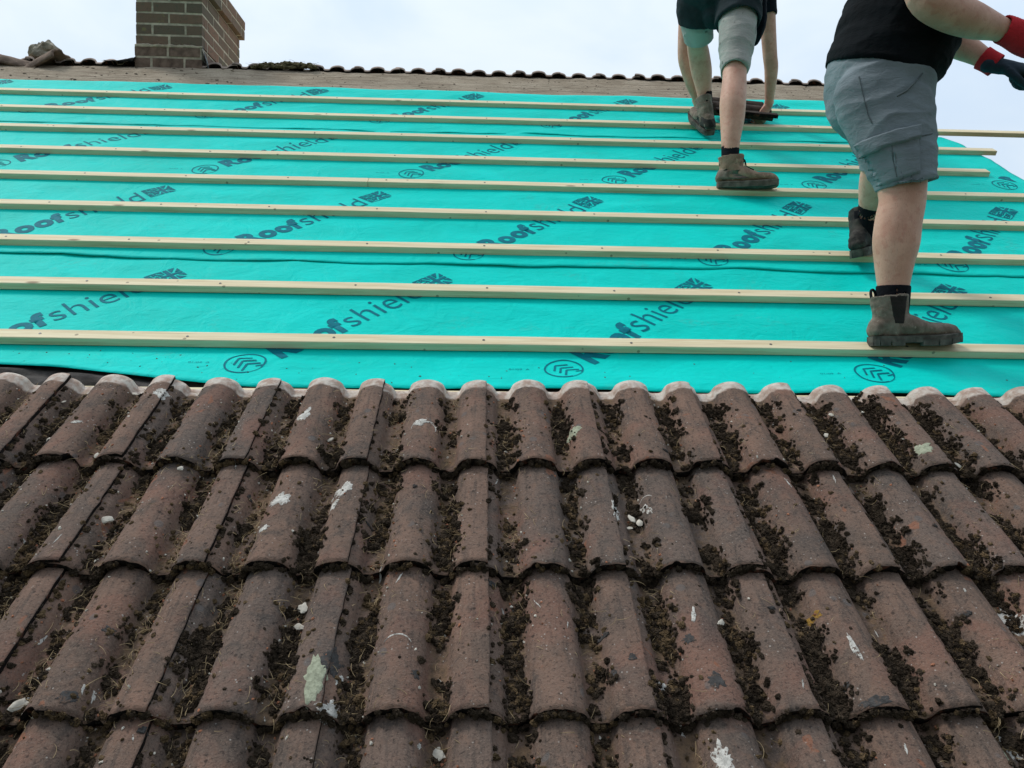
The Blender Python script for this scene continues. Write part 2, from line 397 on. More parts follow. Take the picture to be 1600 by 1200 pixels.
# ------------------------------------------------------------------ membrane sheets
TB0, GA = 2.0123, 0.345
def near_batten(t):
    q = (t-(TB0+0.0245))/GA
    return abs(q-round(q))*GA                        # distance to a batten centre line
def hm_base(x, t):
    b = sstep(0.03, 0.11, near_batten(t)) if t > TB0-0.1 else 1.0
    w = 0.0065*fbm(x*1.1+4, t*4.5, 0.3, 2) + 0.0042*fbm(x*4.2, t*7.5, 7.7, 2)
    puff = 0.0035*max(0, pn(x*2.3, t*2.9+9, 5))
    cr1 = (1-min(1, abs(pn(x*0.9+t*1.7, t*2.6-x*.8, 11))*7))**2; cr2 = (1-min(1, abs(pn(x*2.1-t*1.2, t*3.4+x*.6, 17))*6))**2
    return -0.0265 + b*(w+puff+0.0034*cr1+0.0022*cr2-0.001)
def hm_low(x, t):
    n = hm_base(x, t)-0.002
    d = sstep(2.0, 1.76, t)
    n += 0.021*d + d*0.0025*math.sin(x*5.1+1)
    return min(n, -0.0275) if t > TB0-0.01 and near_batten(t) < 0.032 else n
def lap1(x): return 2.612 + 0.016*pn(x*0.9, 3.3) + 0.010*pn(x*2.7, 8.1)+0.015*sstep(-1.0, -1.8, x)
def lap2(x): return 4.235 + 0.018*pn(x*0.9, 13.3) + 0.012*pn(x*2.7, 18.1)+0.20*sstep(1.9, 2.60, x)**1.5
def hm_mid(x, t):
    n = hm_base(x, t)+0.0012
    n += sstep(0.075, 0.0, t-lap1(x))*(0.0008+0.005*abs(pn(x*1.7, 5.5))+0.002*pn(x*6, 1.5))
    return n
def hm_top(x, t):
    n = hm_base(x, t)+0.0012
    n += sstep(0.085, 0.0, t-lap2(x))*(0.0008+0.006*abs(pn(x*1.6, 25.5))+0.003*pn(x*6, 21.5))
    n += 0.06*sstep(2.25, 2.62, x)*sstep(4.62, 4.40, t)
    return n
def bot(x): return 1.783 + 0.100*sstep(-0.55, -1.45, x) + 0.006*pn(x*2, 1.1)
def top5(x): return 5.125 + 0.045*pn(x*1.15, 41.0) + 0.02*pn(x*3.7, 44.0)
def ragged(x, t, u):                                  # pull the right hand edge to an uneven cut line
    e = 0.05*pn(t*1.1, 61.0)+0.025*pn(t*4.1, 66.0)-0.10*sstep(4.25, 4.5, t)
    return x + e*sstep(0.90, 1.0, u)
XL = -4.2
sheet_low = grid_sheet('membrane_sheet', XL, 2.66, bot, lambda x: 2.80, hm_low, 0.022, M['membrane'],
    'lowest turquoise membrane sheet, its bottom edge lapping onto the old tiles', 'roofing membrane', 0.0008, ragged)
sheet_mid = grid_sheet('membrane_sheet', XL, 2.70, lap1, lambda x: 4.40, hm_mid, 0.022, M['membrane'],
    'middle turquoise membrane sheet lapped over the lowest one', 'roofing membrane', 0.0008, ragged)
sheet_top = grid_sheet('membrane_sheet', XL, 2.62, lap2, top5, hm_top, 0.022, M['membrane'],
    'top turquoise membrane sheet tucked below the old grey felt strip', 'roofing membrane', 0.0008, ragged)
for o in (sheet_low, sheet_mid, sheet_top): o['group'] = 'turquoise membrane sheets'

# printed lettering on the sheets -------------------------------------------------
def text2d(s, length, height, bold):
    cu = bpy.data.curves.new('txt', 'FONT'); cu.body = s; cu.size = 1.0; cu.resolution_u = 4
    cu.offset = 0.052 if bold else -0.008
    if bold: cu.space_character = 1.13
    o = bpy.data.objects.new('txt', cu); COL.objects.link(o)
    dg = bpy.context.evaluated_depsgraph_get(); dg.update()
    me = o.evaluated_get(dg).to_mesh()
    v = np.array([w.co[:2] for w in me.vertices]); f = [tuple(p.vertices) for p in me.polygons]
    o.evaluated_get(dg).to_mesh_clear(); bpy.data.objects.remove(o)
    v = v-v.min(0)*np.array([1, 0])
    v[:, 0] *= length/max(1e-6, v[:, 0].max()); v[:, 1] *= height/v[:, 1].max()
    return v, f
def poly2d(pts): return np.array(pts, float), [tuple(range(len(pts)))]
def ring2d(cx, cy, a, b, w, a0=0, a1=360, nseg=48):
    v = []; f = []
    for i in range(nseg+1):
        q = R(a0+(a1-a0)*i/nseg)
        for k in (1, 0): v.append((cx+(a-w*(1-k))*math.cos(q), cy+(b-w*(1-k))*math.sin(q)))
    for i in range(nseg): f.append((2*i, 2*i+2, 2*i+3, 2*i+1))
    return np.array(v), f
def stroke2d(p, q, w):
    p, q = np.array(p, float), np.array(q, float); d = q-p; d /= np.hypot(*d); n = np.array([-d[1], d[0]])*w/2
    return poly2d([p+n, p-n, q-n, q+n])
def shapes():
    out = []
    H = 0.096
    v, f = text2d('Roof', 0.262, H, True); out.append((v, f))
    v, f = text2d('shield', 0.313, H*1.05, False); v = v+np.array([0.272, 0]); out.append((v, f))
    cx, cy = -0.092, 0.040
    out.append(ring2d(cx, cy, 0.062, 0.058, 0.0055, -70, 250))
    out.append(ring2d(cx, cy, 0.062, 0.058, 0.0025, 250, 290, 8))
    for k in range(3):
        ay = cy+0.034-0.022*k
        for sx in (-1, 1): out.append(stroke2d((cx, ay), (cx+sx*0.031, ay-0.023), 0.0065))
    out.append(stroke2d((cx+0.012, cy-0.036), (cx+0.034, cy-0.046), 0.005))
    # flag block: union flag on the right, lettered bars on the left
    x0, x1, y0, y1 = 0.612, 0.730, 0.012, 0.105
    mx, my = x0+0.62*(x1-x0), (y0+y1)/2
    xf = x0+0.040
    out.append(stroke2d((xf, my), (x1, my), 0.013)); out.append(stroke2d((mx, y0), (mx, y1), 0.015))
    for sx, ex in ((1, x1), (-1, xf)):
        for sy, ey in ((1, y1), (-1, y0)):
            ax, ay = mx+sx*0.012, my+sy*0.011
            gx, gy = (ex-ax), (ey-ay)
            out.append(poly2d([(ax+gx*.16, ey), (ax+gx*.80, ey), (ax+gx*.05, ay+gy*.12), (ax, ay+gy*.25), (ax, ey)][::1]))
            out.append(poly2d([(ex, ay+gy*.05), (ex, ay+gy*.76), (ax+gx*.30, ay)]))
    for r_ in range(3):
        yy = y0+0.010+r_*0.030
        for c_ in range(2):
            xx = x0+0.003+c_*0.019
            out.append(stroke2d((xx+0.003, yy), (xx+0.003, yy+0.022), 0.006))
            out.append(stroke2d((xx, yy+0.020), (xx+0.016, yy+0.020), 0.005))
            out.append(stroke2d((xx, yy+0.009), (xx+0.014, yy+0.009), 0.005))
            if (r_+c_) % 2: out.append(stroke2d((xx+0.014, yy), (xx+0.014, yy+0.020), 0.005))
            else: out.append(stroke2d((xx, yy), (xx+0.016, yy), 0.005))
    for (p, q) in (((x0, y0), (x0, y1)), ((x0, y1), (x0+0.05, y1)), ((x0, y0), (x0+0.05, y0))): out.append(stroke2d(p, q, 0.004))
    return out
SHP = shapes()
BATCH = text2d('01/09  A', 0.062, 0.0095, False)
def print_part(sheet, starts, nfun, tlo, thi):
    th = R(45.7); c, s = math.cos(th), math.sin(th)
    for (ox, ot) in starts:
        # logo centre given -> R start
        rx, rt = ox+0.093, ot+0.038
        lb = bmesh.new()
        for v, f in SHP:
            vs = [lb.verts.new((rx+c*p[0]-s*p[1], rt+s*p[0]+c*p[1], 0)) for p in v]
            for q in f:
                try: lb.faces.new([vs[i] for i in q])
                except ValueError: pass
        v, f = BATCH
        vs = [lb.verts.new((ox-0.165+p[0], ot-0.006+p[1], 0)) for p in v]
        for q in f:
            try: lb.faces.new([vs[i] for i in q])
            except ValueError: pass
        bmesh.ops.triangulate(lb, faces=lb.faces)
        xs = [v.co.x for v in lb.verts]; ts = [v.co.y for v in lb.verts]
        g = 0.03
        for ax, lo, hi in ((0, min(xs), max(xs)), (1, min(ts), max(ts))):
            k = math.ceil(lo/g)
            while k*g < hi:
                no = Vector((1, 0, 0)) if ax == 0 else Vector((0, 1, 0))
                bmesh.ops.bisect_plane(lb, geom=lb.verts[:]+lb.edges[:]+lb.faces[:], dist=1e-6, plane_co=no*(k*g), plane_no=no)
                k += 1
        bad = [q for q in lb.faces if (lambda m: m.y < tlo(m.x)+0.004 or m.y > thi(m.x)-0.004 or m.x > 2.64+0.05*pn(m.y*1.1, 61.0)+0.025*pn(m.y*4.1, 66.0)-0.10*sstep(4.25, 4.5, m.y))(q.calc_center_median())]
        bmesh.ops.delete(lb, geom=bad, context='FACES')
        for v in lb.verts: v.co.z = nfun(v.co.x, v.co.y)+0.0013
        lb.normal_update()
        for f in lb.faces:
            if f.normal.z < 0: f.normal_flip()
        if lb.faces: obj('printed_lettering', lb, M['print'], sheet)
        else: lb.free()
pA = [(-0.702+0.943*k, 1.916-0.005*k) for k in range(-3, 3)]
pB = [(-1.005+0.944*k, 2.716-0.008*k) for k in range(-3, 5)]
pC = [(-1.320+0.966*k, 3.578-0.010*k) for k in range(-2, 4)]+[(2.552, 3.609)]
pD = [(-1.575+0.972*k, 4.452-0.012*k) for k in range(-2, 5)]
print_part(sheet_low, pA, hm_low, bot, lambda x: 2.80)
print_part(sheet_mid, pB+pC, hm_mid, lap1, lambda x: 4.40)
print_part(sheet_top, pD, hm_top, lap2, top5)

# ------------------------------------------------------------------ battens
ORD = ['first', 'second', 'third', 'fourth', 'fifth', 'sixth', 'seventh', 'eighth', 'ninth', 'tenth', 'eleventh', 'twelfth', 'thirteenth', 'fourteenth', 'fifteenth']
blabels = [
    "lowest pale timber batten, under the front boot of the man in grey shorts",
    "second pale timber batten up from the old tiles",
    "third batten up, under the rear boot of the man in grey shorts",
    "fourth pale timber batten up from the old tiles",
    "fifth batten up, under the tan boot of the bending man",
    "sixth batten up, its cut end short of the membrane edge",
    "seventh batten up, its cut end jutting out past the membrane edge",
    "eighth batten up, longest, running past the membrane edge out of view",
    "topmost pale timber batten, just below the old felt strip"]
bend = [2.76, 2.80, 2.77, 2.83, 2.86, 2.542, 2.771, 3.95, 2.38]
def make_batten(k, x0, x1, label):
    nx = max(8, int((x1-x0)/0.075))
    ring = ((0.0, -0.0253), (0.0, -0.0020), (0.0018, 0.0), (0.0472, 0.0), (0.049, -0.0020), (0.049, -0.0253))
    c0 = Vector(((x0+x1)/2, TB0+GA*k, 0)); m = len(ring)
    dt_ = lambda x: 0.0045*pn(x*0.55, k*7.7)+0.0010*pn(x*4, k*3.1)
    dn_ = lambda x: -0.0008+0.0008*pn(x*0.8, k*5.3, 2)
    bm = bmesh.new(); R_ = []
    for i in range(nx+1):
        x = x0+(x1-x0)*i/nx
        R_.append([bm.verts.new(Vector((x, TB0+GA*k+a+dt_(x)+(0.0006*pn(x*40, a*90, k) if -.02 < b < -.001 else 0), b+dn_(x) if b > -0.02 else b))-c0) for a, b in ring])
    for i in range(nx):
        for j in range(m): bm.faces.new((R_[i][j], R_[i+1][j], R_[i+1][(j+1) % m], R_[i][(j+1) % m]))
    bm.faces.new(R_[0]); bm.faces.new(R_[-1])
    bmesh.ops.recalc_face_normals(bm, faces=bm.faces)
    # nail heads where the rafters run
    xr = -4.05
    while xr < min(x1, VERGE_R):
        for q in range(2 if abs(xr-x0) < .1 else 1):
            xn = xr+0.02*pn(xr, k*1.7)
            if x0+.02 < xn < x1-.02:
                c = Vector((xn, TB0+GA*k+0.024+0.010*pn(xr*3, k*2.9)+dt_(xn), dn_(xn)+0.0012))-c0
                vs = [bm.verts.new(c+Vector((0.0042*math.cos(R(45*e)), 0.0042*math.sin(R(45*e)), 0))) for e in range(8)]
                lo = [bm.verts.new(v.co-Vector((0, 0, 0.003))) for v in vs]
                f = bm.faces.new(vs); f.material_index = 1
                for e in range(8):
                    f = bm.faces.new((lo[e], lo[(e+1) % 8], vs[(e+1) % 8], vs[e])); f.material_index = 1
        xr += 0.45
    o = obj('batten', bm, [M['timber'], M['nail']], smooth=False)
    o.matrix_world = RM @ Matrix.Translation(c0)
    tag(o, label, 'batten', 'timber battens across the membrane')
M['nail'] = simple('nail_head', (0.10, 0.095, 0.09), 0.5, 0.4, 0.3, 50, 0.0)
J4, J8 = rinv(572, 290)[0], rinv(262, 146)[0]
for k in range(9):
    j = {4: J4, 8: J8}.get(k)
    if j is None: make_batten(k, -4.3, bend[k], blabels[k])
    else:
        make_batten(k, -4.3, j-0.0012, {4: 'left length of the fifth batten up, ending at a butt joint', 8: 'left length of the topmost batten, ending at a butt joint below the chimney'}[k])
        make_batten(k, j+0.0012, bend[k], {4: blabels[4], 8: 'topmost batten right of the butt joint, just below the old felt strip'}[k])

# ------------------------------------------------------------------ roof tiles
CW, PITCH = 0.2785, 0.13925                      # cover width of one tile, spacing of its rolls
LEN, GAUGE, NOSE1 = 0.361, 0.318, 1.372
HR, WR = 0.0425, 0.0505                            # roll height and half width
def roll(d):
    q = abs(d)/WR
    if q >= 1.22: return 0.0
    a = math.sqrt(max(0.0, 1-(q/1.04)**2.0)) if q < 1.04 else 0.0
    s = sstep(1.22, 0.80, q)
    return HR*max(a*0.97*sstep(1.06, 0.86, q)+0.14*s*(1-sstep(1.06, 0.86, q)), 0.16*s if q > .85 else 0)
def tile_profile():
    # local x: 0 = crest of this tile's seam roll (right hand roll), to the left the mid roll at -PITCH
    pts = []
    xs = np.concatenate([np.linspace(-CW-0.012, -CW+0.070, 18), np.linspace(-CW+0.075, -PITCH-0.068, 3)[1:-1] if -CW+0.075 < -PITCH-0.068 else [],
                         np.linspace(-PITCH-0.066, -PITCH+0.066, 32), np.linspace(-0.064, 0.022, 24)])
    for x in xs:
        h = max(roll(x), roll(x+PITCH)) if x > -CW+0.074 else 0.0
        if x <= -CW+0.074:
            h = max(0.0, roll(x+CW)-0.0085*sstep(0.066, 0.046, x+CW))
            h = max(h, roll(x+PITCH))
        pts.append((float(x), h))
    return pts
PROF = tile_profile()
def pan_n(dt): return 0.0405-0.0250*dt/LEN         # dt from the nose upward
def make_tile_mesh(seed, top_course, painted_under_shade=False):
    rs = random.Random(seed)
    nj = 26
    bm = bmesh.new()
    ox, oy = rs.uniform(0, 50), rs.uniform(0, 50)
    lay = bm.verts.layers.float.new('pan')
    T = 0.0188
    top = []; und = []
    NP = len(PROF)
    chips = [(rs.uniform(-.25, .0), rs.uniform(.006, .016), rs.uniform(.004, .013)) for _ in range(rs.choice((0, 1, 1, 2)))]
    for j in range(nj+1):
        dt = LEN*j/nj
        rt, ru = [], []
        for i, (x, h) in enumerate(PROF):
            wv = 0.0013*pn(x*18+ox, dt*14+oy)+0.0006*pn(x*60+ox, dt*60+oy)
            n = pan_n(dt)+h+wv
            y = dt
            if j == 0:
                for cx_, cw_, cd_ in chips: y += cd_*max(0, 1-((x-cx_)/cw_)**2)
            if j == 0: y += 0.0035*pn(x*30+ox, 9.1+oy)+0.002*pn(x*110+ox, 4.4)
            xe = x
            if i == NP-1: xe += 0.0025*pn(dt*40+ox, 3.3)-0.004*max(0, pn(dt*16+ox, 8.8))
            v = bm.verts.new((xe, y, n)); rt.append(v)
            # channel mask: 1 in the flat pans
            d = min(abs(x), abs(x+PITCH), abs(x+CW))
            v[lay] = sstep(0.040, 0.062, d)
            u = bm.verts.new((xe, y+(0.002 if j == 0 else 0), n-T)); ru.append(u)
        top.append(rt); und.append(ru)
    for j in range(nj):
        for i in range(NP-1):
            bm.faces.new((top[j][i], top[j][i+1], top[j+1][i+1], top[j+1][i]))
            f = bm.faces.new((und[j][i], und[j+1][i], und[j+1][i+1], und[j][i+1])); f.material_index = 1 if painted_under_shade else 0  # far-slope tiles only: shade of the hollow underside painted in dark
        f = bm.faces.new((top[j][-1], und[j][-1], und[j+1][-1], top[j+1][-1])); f.material_index = 1
        bm.faces.new((top[j][0], top[j+1][0], und[j+1][0], und[j][0]))
    for i in range(NP-1):
        f = bm.faces.new((und[0][i], und[0][i+1], top[0][i+1], top[0][i])); f.material_index = 1
        bm.faces.new((top[nj][i], top[nj][i+1], und[nj][i+1], und[nj][i]))
    for f in bm.faces: f.smooth = True
    # keep the nose, head and side arrises crisp
    for e in bm.edges:
        if len(e.link_faces) == 2 and e.calc_face_angle(0) > R(50): e.smooth = False
    me = bpy.data.meshes.new('roof_tile'); bm.to_mesh(me); bm.free()
    return me

TILES = {}
XS0 = -0.012
rs = random.Random(3)
for r in range(5):
    lo, hi = (-11, 9) if r < 2 else (-9, 8)
    for i in range(lo, hi+1):
        xc = XS0+CW*i+0.004*r
        if xc > VERGE_R-0.02: continue
        me = make_tile_mesh(r*100+i+50, r == 0)
        o = bpy.data.objects.new('roof_tile', me)
        me.materials.append(M['tile_top'] if r == 0 else M['tile']); me.materials.append(M['edge'])
        COL.objects.link(o)
        loc = Vector((xc+rs.uniform(-.0015, .0015), NOSE1-GAUGE*r+rs.uniform(-.005, .005), rs.uniform(0, .0025)))
        o.matrix_world = RM @ Matrix.Translation(loc) @ Matrix.Rotation(R(rs.uniform(-.45, .45)), 4, 'Z')
        TILES[(r, i)] = o
# which of them the photograph shows
COURSE = ['top', 'second', 'third', 'bottom', 'hidden']
vis = {}
for (r, i), o in TILES.items():
    n_in = 0
    for a in np.linspace(-0.24, 0.03, 8):
        for b in np.linspace(0.0, 0.31 if r else LEN, 8):
            px, py, z = project(o.matrix_world @ Vector((a, b, 0.05)))
            if 6 < px < 1594 and py < 1192: n_in += 1
    vis[(r, i)] = n_in >= 2
rows = {r: [i for (q, i) in sorted(TILES) if q == r and vis[(q, i)]] for r in range(5)}
for (r, i), o in TILES.items():
    o['kind'] = 'thing'; o['category'] = 'roof tile'; o['group'] = 'old brown roof tiles below the membrane'
    if vis[(r, i)]:
        k = rows[r].index(i)
        o['label'] = f"mossy brown double-roll tile, {ORD[k]} from left in the {COURSE[r]} course of old tiles"
    elif r >= 4: o['label'] = 'brown roof tile below the bottom of the view'
    else: o['label'] = f"brown roof tile beyond the {'left' if i < 0 else 'right'} edge of the view"

# one BVH of all tile tops in roof coordinates
def bvh_of(objs, M0):
    V = []; P = []
    for o in objs:
        b = len(V); mw = M0 @ o.matrix_world
        V += [mw @ v.co for v in o.data.vertices]; P += [tuple(b+k for k in p.vertices) for p in o.data.polygons]
    return BVHTree.FromPolygons(V, P)
bpy.context.view_layer.update()
TB = bvh_of(TILES.values(), RM.inverted())
def drop(x, t):
    h = TB.ray_cast(Vector((x, t, 1.0)), Vector((0, 0, -1)))
    return (h[0], h[1]) if h[0] is not None else (None, None)

# lichen and droppings as thin crusts on their tile --------------------------------
def tile_at(x, t):
    best = None
    for (r, i), o in TILES.items():
        l = (RM.inverted() @ o.matrix_world).translation
        dx, dt = x-l.x, t-l.y
        if -CW+0.022 < dx <= 0.022 and 0 <= dt <= GAUGE+0.02:
            if best is None or r < best[0]: best = (r, i)
    return best
def crust(px, py, w, h, mat, name='lichen', seed=0, ang=0.0, thick=0.0011, arc=None, n0=0.062, rough=0.45):
    x0, t0 = rinv(px, py, n0)
    key = tile_at(x0, t0)
    if key is None: return None
    ca, sa = math.cos(ang), math.sin(ang)
    bm = bmesh.new(); rows_ = []
    nr, ns = 7, 36
    ctr = None
    def put(u, v, k):
        x, t = x0+ca*u-sa*v, t0+sa*u+ca*v
        p, _ = drop(x, t)
        if p is None: p = Vector((x, t, 0.03))
        return bm.verts.new(p+Vector((0, 0, k)))
    if arc is None:
        ctr = put(0, 0, thick)
        for a in range(1, nr+1):
            rr = []
            for s in range(ns):
                q = 2*math.pi*s/ns
                rad = 1+rough*fbm(math.cos(q)*1.3+seed*3.1, math.sin(q)*1.3, seed, 4)*1.5+0.35*fbm(math.cos(q)*5+seed, math.sin(q)*5, 3.3, 3)
                f_ = a/nr*max(0.25, rad)
                rr.append(put(w/2*f_*math.cos(q), h/2*f_*math.sin(q), (thick if a < nr else -0.0008)*(0.8+0.4*random.random())))
            rows_.append(rr)
        for s in range(ns): bm.faces.new((ctr, rows_[0][s], rows_[0][(s+1) % ns]))
        for a in range(nr-1):
            for s in range(ns): bm.faces.new((rows_[a][s], rows_[a+1][s], rows_[a+1][(s+1) % ns], rows_[a][(s+1) % ns]))
    else:
        a0, a1, wid = arc; ns = 40
        for s in range(ns+1):
            q = R(a0+(a1-a0)*s/ns); rr = []
            ww = wid*(0.6+0.8*abs(pn(s*0.35, seed)))*math.sin(math.pi*(s+0.6)/(ns+1.2))**0.5
            for k in (-1, 0, 1):
                u, v = (w/2+k*ww/2)*math.cos(q), (h/2+k*ww/2)*math.sin(q)
                rr.append(put(u, v, thick if k == 0 else -0.0005))
            rows_.append(rr)
        for s in range(ns):
            for k in range(2): bm.faces.new((rows_[s][k], rows_[s][k+1], rows_[s+1][k+1], rows_[s+1][k]))
    bmesh.ops.recalc_face_normals(bm, faces=bm.faces)
    o = obj(name, bm, mat, TILES[key])
    o.matrix_parent_inverse = TILES[key].matrix_world.inverted() @ RM
    return key
marks = [
    (493, 1068, .034, .075, 'lichen_g', 1, 0.15), (518, 1108, .034, .022, 'lichen_w', 2, 0.3), (530, 1060, .012, .018, 'lichen_w', 3, 0),
    (437, 783, .042, .036, 'lichen_w', 4, 0.9), (536, 764, .036, .030, 'lichen_w', 5, 0.6), (521, 785, .014, .026, 'lichen_w', 15, -0.4),
    (413, 828, .014, .016, 'lichen_w', 6, 0.4), (476, 651, .024, .042, 'lichen_w', 7, -0.3), (251, 613, .030, .030, 'lichen_w', 8, 0.6),
    (895, 675, .030, .040, 'lichen_g', 9, -0.4), (1012, 791, .010, .034, 'lichen_w', 10, 0.3), (962, 798, .014, .040, 'lichen_w', 11, 0),
    (1130, 1188, .022, .045, 'lichen_w', 12, -0.1), (1592, 955, .036, .055, 'lichen_w', 13, 0.2), (1276, 956, .022, .018, 'lichen_o', 14, 0.2),
    (1440, 708, .044, .034, 'lichen_g', 16, 0.5), (1332, 1018, .008, .040, 'lichen_w', 17, 0.05), (1083, 965, .006, .028, 'lichen_w', 18, -0.2),
    (1594, 1150, .020, .04, 'lichen_w', 19, 0.2), (660, 664, .034, .018, 'lichen_w', 20, 0.3), (1590, 1180, .022, .03, 'lichen_g', 21, 0.2),
    (120, 665, .018, .01, 'lichen_w', 22, 0.3), (1118, 1072, .026, .03, 'lichen_d', 23, 0), (1075, 1000, .018, .018, 'lichen_d', 24, 0),
    (650, 1058, .014, .016, 'lichen_d', 25, 0), (1040, 1062, .03, .014, 'lichen_w', 26, 0.5), (1365, 1105, .05, .02, 'lichen_d', 27, 0.1),
    (110, 1098, .036, .02, 'lichen_d', 28, 0.3), (172, 985, .02, .014, 'lichen_d', 29, 0.2), (518, 1040, .034, .045, 'lichen_d', 30, 0.2),
    (987, 1033, .014, .014, 'lichen_d', 31, 0), (957, 1052, .012, .012, 'lichen_d', 32, 0), (995, 890, .022, .01, 'lichen_d', 33, 0),
]
special = {}
for (px, py, w, h, m_, sd, an) in marks:
    k = crust(px, py, w*(1.35 if m_ == 'lichen_w' else 1.1), h*(1.3 if m_ == 'lichen_w' else 1.1), M[m_], seed=sd, ang=an)
    if k and m_ != 'lichen_d': special.setdefault(k, []).append((m_, w*h))
for (px, py, w, h, a0, a1, wd, sd) in ((620, 1017, .056, .056, 25, 150, .006, 40), (662, 672, .060, .050, -20, 190, .006, 41), (1010, 778, .03, .03, 20, 160, .004, 43)):
    k = crust(px, py, w, h, M['lichen_w'], seed=sd, arc=(a0, a1, wd), thick=0.0012)
    if k: special.setdefault(k, []).append(('arc', 1))

rl = random.Random(21)
for q in range(46):                           # small scratches and droppings
    if q % 3: crust(rl.uniform(30, 1570), rl.uniform(640, 1180), rl.uniform(.002, .005), rl.uniform(.010, .030), M['lichen_w'], seed=60+q, ang=rl.uniform(-.5, .5), thick=.0007)
    else: crust(rl.uniform(30, 1570), rl.uniform(640, 1180), rl.uniform(.008, .020), rl.uniform(.006, .016), M['lichen_d'], seed=60+q, ang=rl.uniform(-.5, .5), thick=.003)

# ------------------------------------------------------------------ moss, straw and chips lying on the tiles
def ico(sub):
    bm = bmesh.new(); bmesh.ops.create_icosphere(bm, subdivisions=sub, radius=1.0)
    V = np.array([v.co[:] for v in bm.verts]); Fc = np.array([[v.index for v in f.verts] for f in bm.faces]); bm.free(); return V, Fc
def moss_variants(sub, n):
    V, Fc = ico(sub); out = []
    for k in range(n):
        W = V.copy()
        for i, v in enumerate(V):
            a = 1+0.45*fbm(v[0]*1.4+k*9, v[1]*1.4, v[2]*1.4, 3)+0.55*fbm(v[0]*5+k*9, v[1]*5, v[2]*5+4, 3)
            W[i] = v*max(0.3, a)
        out.append(W)
    return out, Fc
def scatter_clumps(name, items, variants, Fc, mat, parentM=None):
    VV = []; FF = []; b = 0
    nv = len(variants[0])
    for (p, nrm, sx, sy, sz) in items:
        W = variants[random.randrange(len(variants))]
        z = Vector(nrm).normalized(); xa = z.orthogonal().normalized(); ang = random.uniform(0, 6.28)
        xa = Matrix.Rotation(ang, 3, z) @ xa; ya = z.cross(xa)
        Mx = np.array([[xa.x*sx, ya.x*sy, z.x*sz], [xa.y*sx, ya.y*sy, z.y*sz], [xa.z*sx, ya.z*sy, z.z*sz]])
        VV.append(W @ Mx.T+np.array(p)); FF.append(Fc+b); b += nv
    o = obj_np(name, np.concatenate(VV), np.concatenate(FF), mat, smooth=False)
    if parentM is not None: o.matrix_world = parentM
    return o
var3, F3 = moss_variants(3, 14)
var2, F2 = moss_variants(2, 14)
pts_moss = []
rr = random.Random(11)
def clump(x, t, spread, cnt, cx=None, lim=0.036):
    p0, n0_ = drop(x, t)
    if p0 is None: return
    for q in range(cnt):
        a = x+rr.gauss(0, spread*.55); b = t+rr.gauss(0, spread*.75)
        if cx is not None and abs(a-cx) > lim: continue
        p, n = drop(a, b)
        if p is None or p.z > 0.082: continue
        s = rr.uniform(0.0016, 0.0046)*(1.5 if rr.random() < .12 else 1)
        lift = spread*0.55*max(0, 1-((a-x)**2+(b-t)**2)/(spread*spread))*rr.random()
        pts_moss.append((p+Vector((0, 0, lift+s*.3)), (rr.gauss(0, .5), rr.gauss(0, .5), 1), s*rr.uniform(.8, 1.5), s*rr.uniform(.8, 1.3), s*rr.uniform(.6, 1.1)))
def seam_x(i, r): return XS0+CW*i+0.004*r
for r in range(0, 4):
    for i in range(-9, 9):
        for (cx, wid) in ((seam_x(i, r)-PITCH/2, 0.020), (seam_x(i, r)-PITCH*1.5, 0.020)):
            tn = NOSE1-GAUGE*r
            dens = 0.60+0.18*sstep(-0.3, 0.7, cx)+0.80*pn(cx*2.3, tn*3.3+7)
            seamside = (cx > seam_x(i, r)-PITCH)
            for q in range(46):
                t = tn+rr.uniform(-0.004, GAUGE-0.02)
                x = cx+rr.gauss(0.003, wid*.75)
                if abs(x-cx) > 0.030: continue
                pr = dens-0.08+1.15*fbm(x*7, t*9, r*5.0, 3)
                if rr.random() > pr: continue
                clump(x, t, rr.uniform(.007, .014), rr.randrange(7, 16), cx)
        # along the seam line
        for q in range(46):
            t = NOSE1-GAUGE*r+rr.uniform(0, GAUGE)
            x = seam_x(i, r)+rr.gauss(0.027, 0.003)
            if rr.random() > 0.42+1.1*fbm(i*3.3, t*7, r*2.0, 3): continue
            p, n = drop(x, t)
            if p is None: continue
            s = rr.uniform(0.002, 0.0048)
            pts_moss.append((p+Vector((0, 0, s*.2)), n, s*1.2, s*1.5, s))
        # fringe below each nose
        for q in range(130):
            x = seam_x(i, r)+rr.uniform(-CW+0.03, 0.03)
            t = NOSE1-GAUGE*r
            p, n = drop(x, t+0.006)
            if p is None or rr.random() > 0.55+0.8*fbm(x*14, r*4.0, 2.0, 3): continue
            s = rr.uniform(0.002, 0.0052)
            pts_moss.append((Vector((x, t-rr.uniform(0, .004), p.z-rr.uniform(0.004, 0.017))), (0, -1, 0.3), s*1.4, s*1.2, s))
        # loose spots on the rolls
        for q in range(3):
            x = seam_x(i, r)-rr.choice((0, PITCH))+rr.gauss(0, .03); t = NOSE1-GAUGE*r+rr.uniform(0.01, GAUGE)
            p, n = drop(x, t)
            if p is None: continue
            s = rr.uniform(0.0012, 0.0035)
            pts_moss.append((p, n, s*1.4, s*1.4, s*.7))
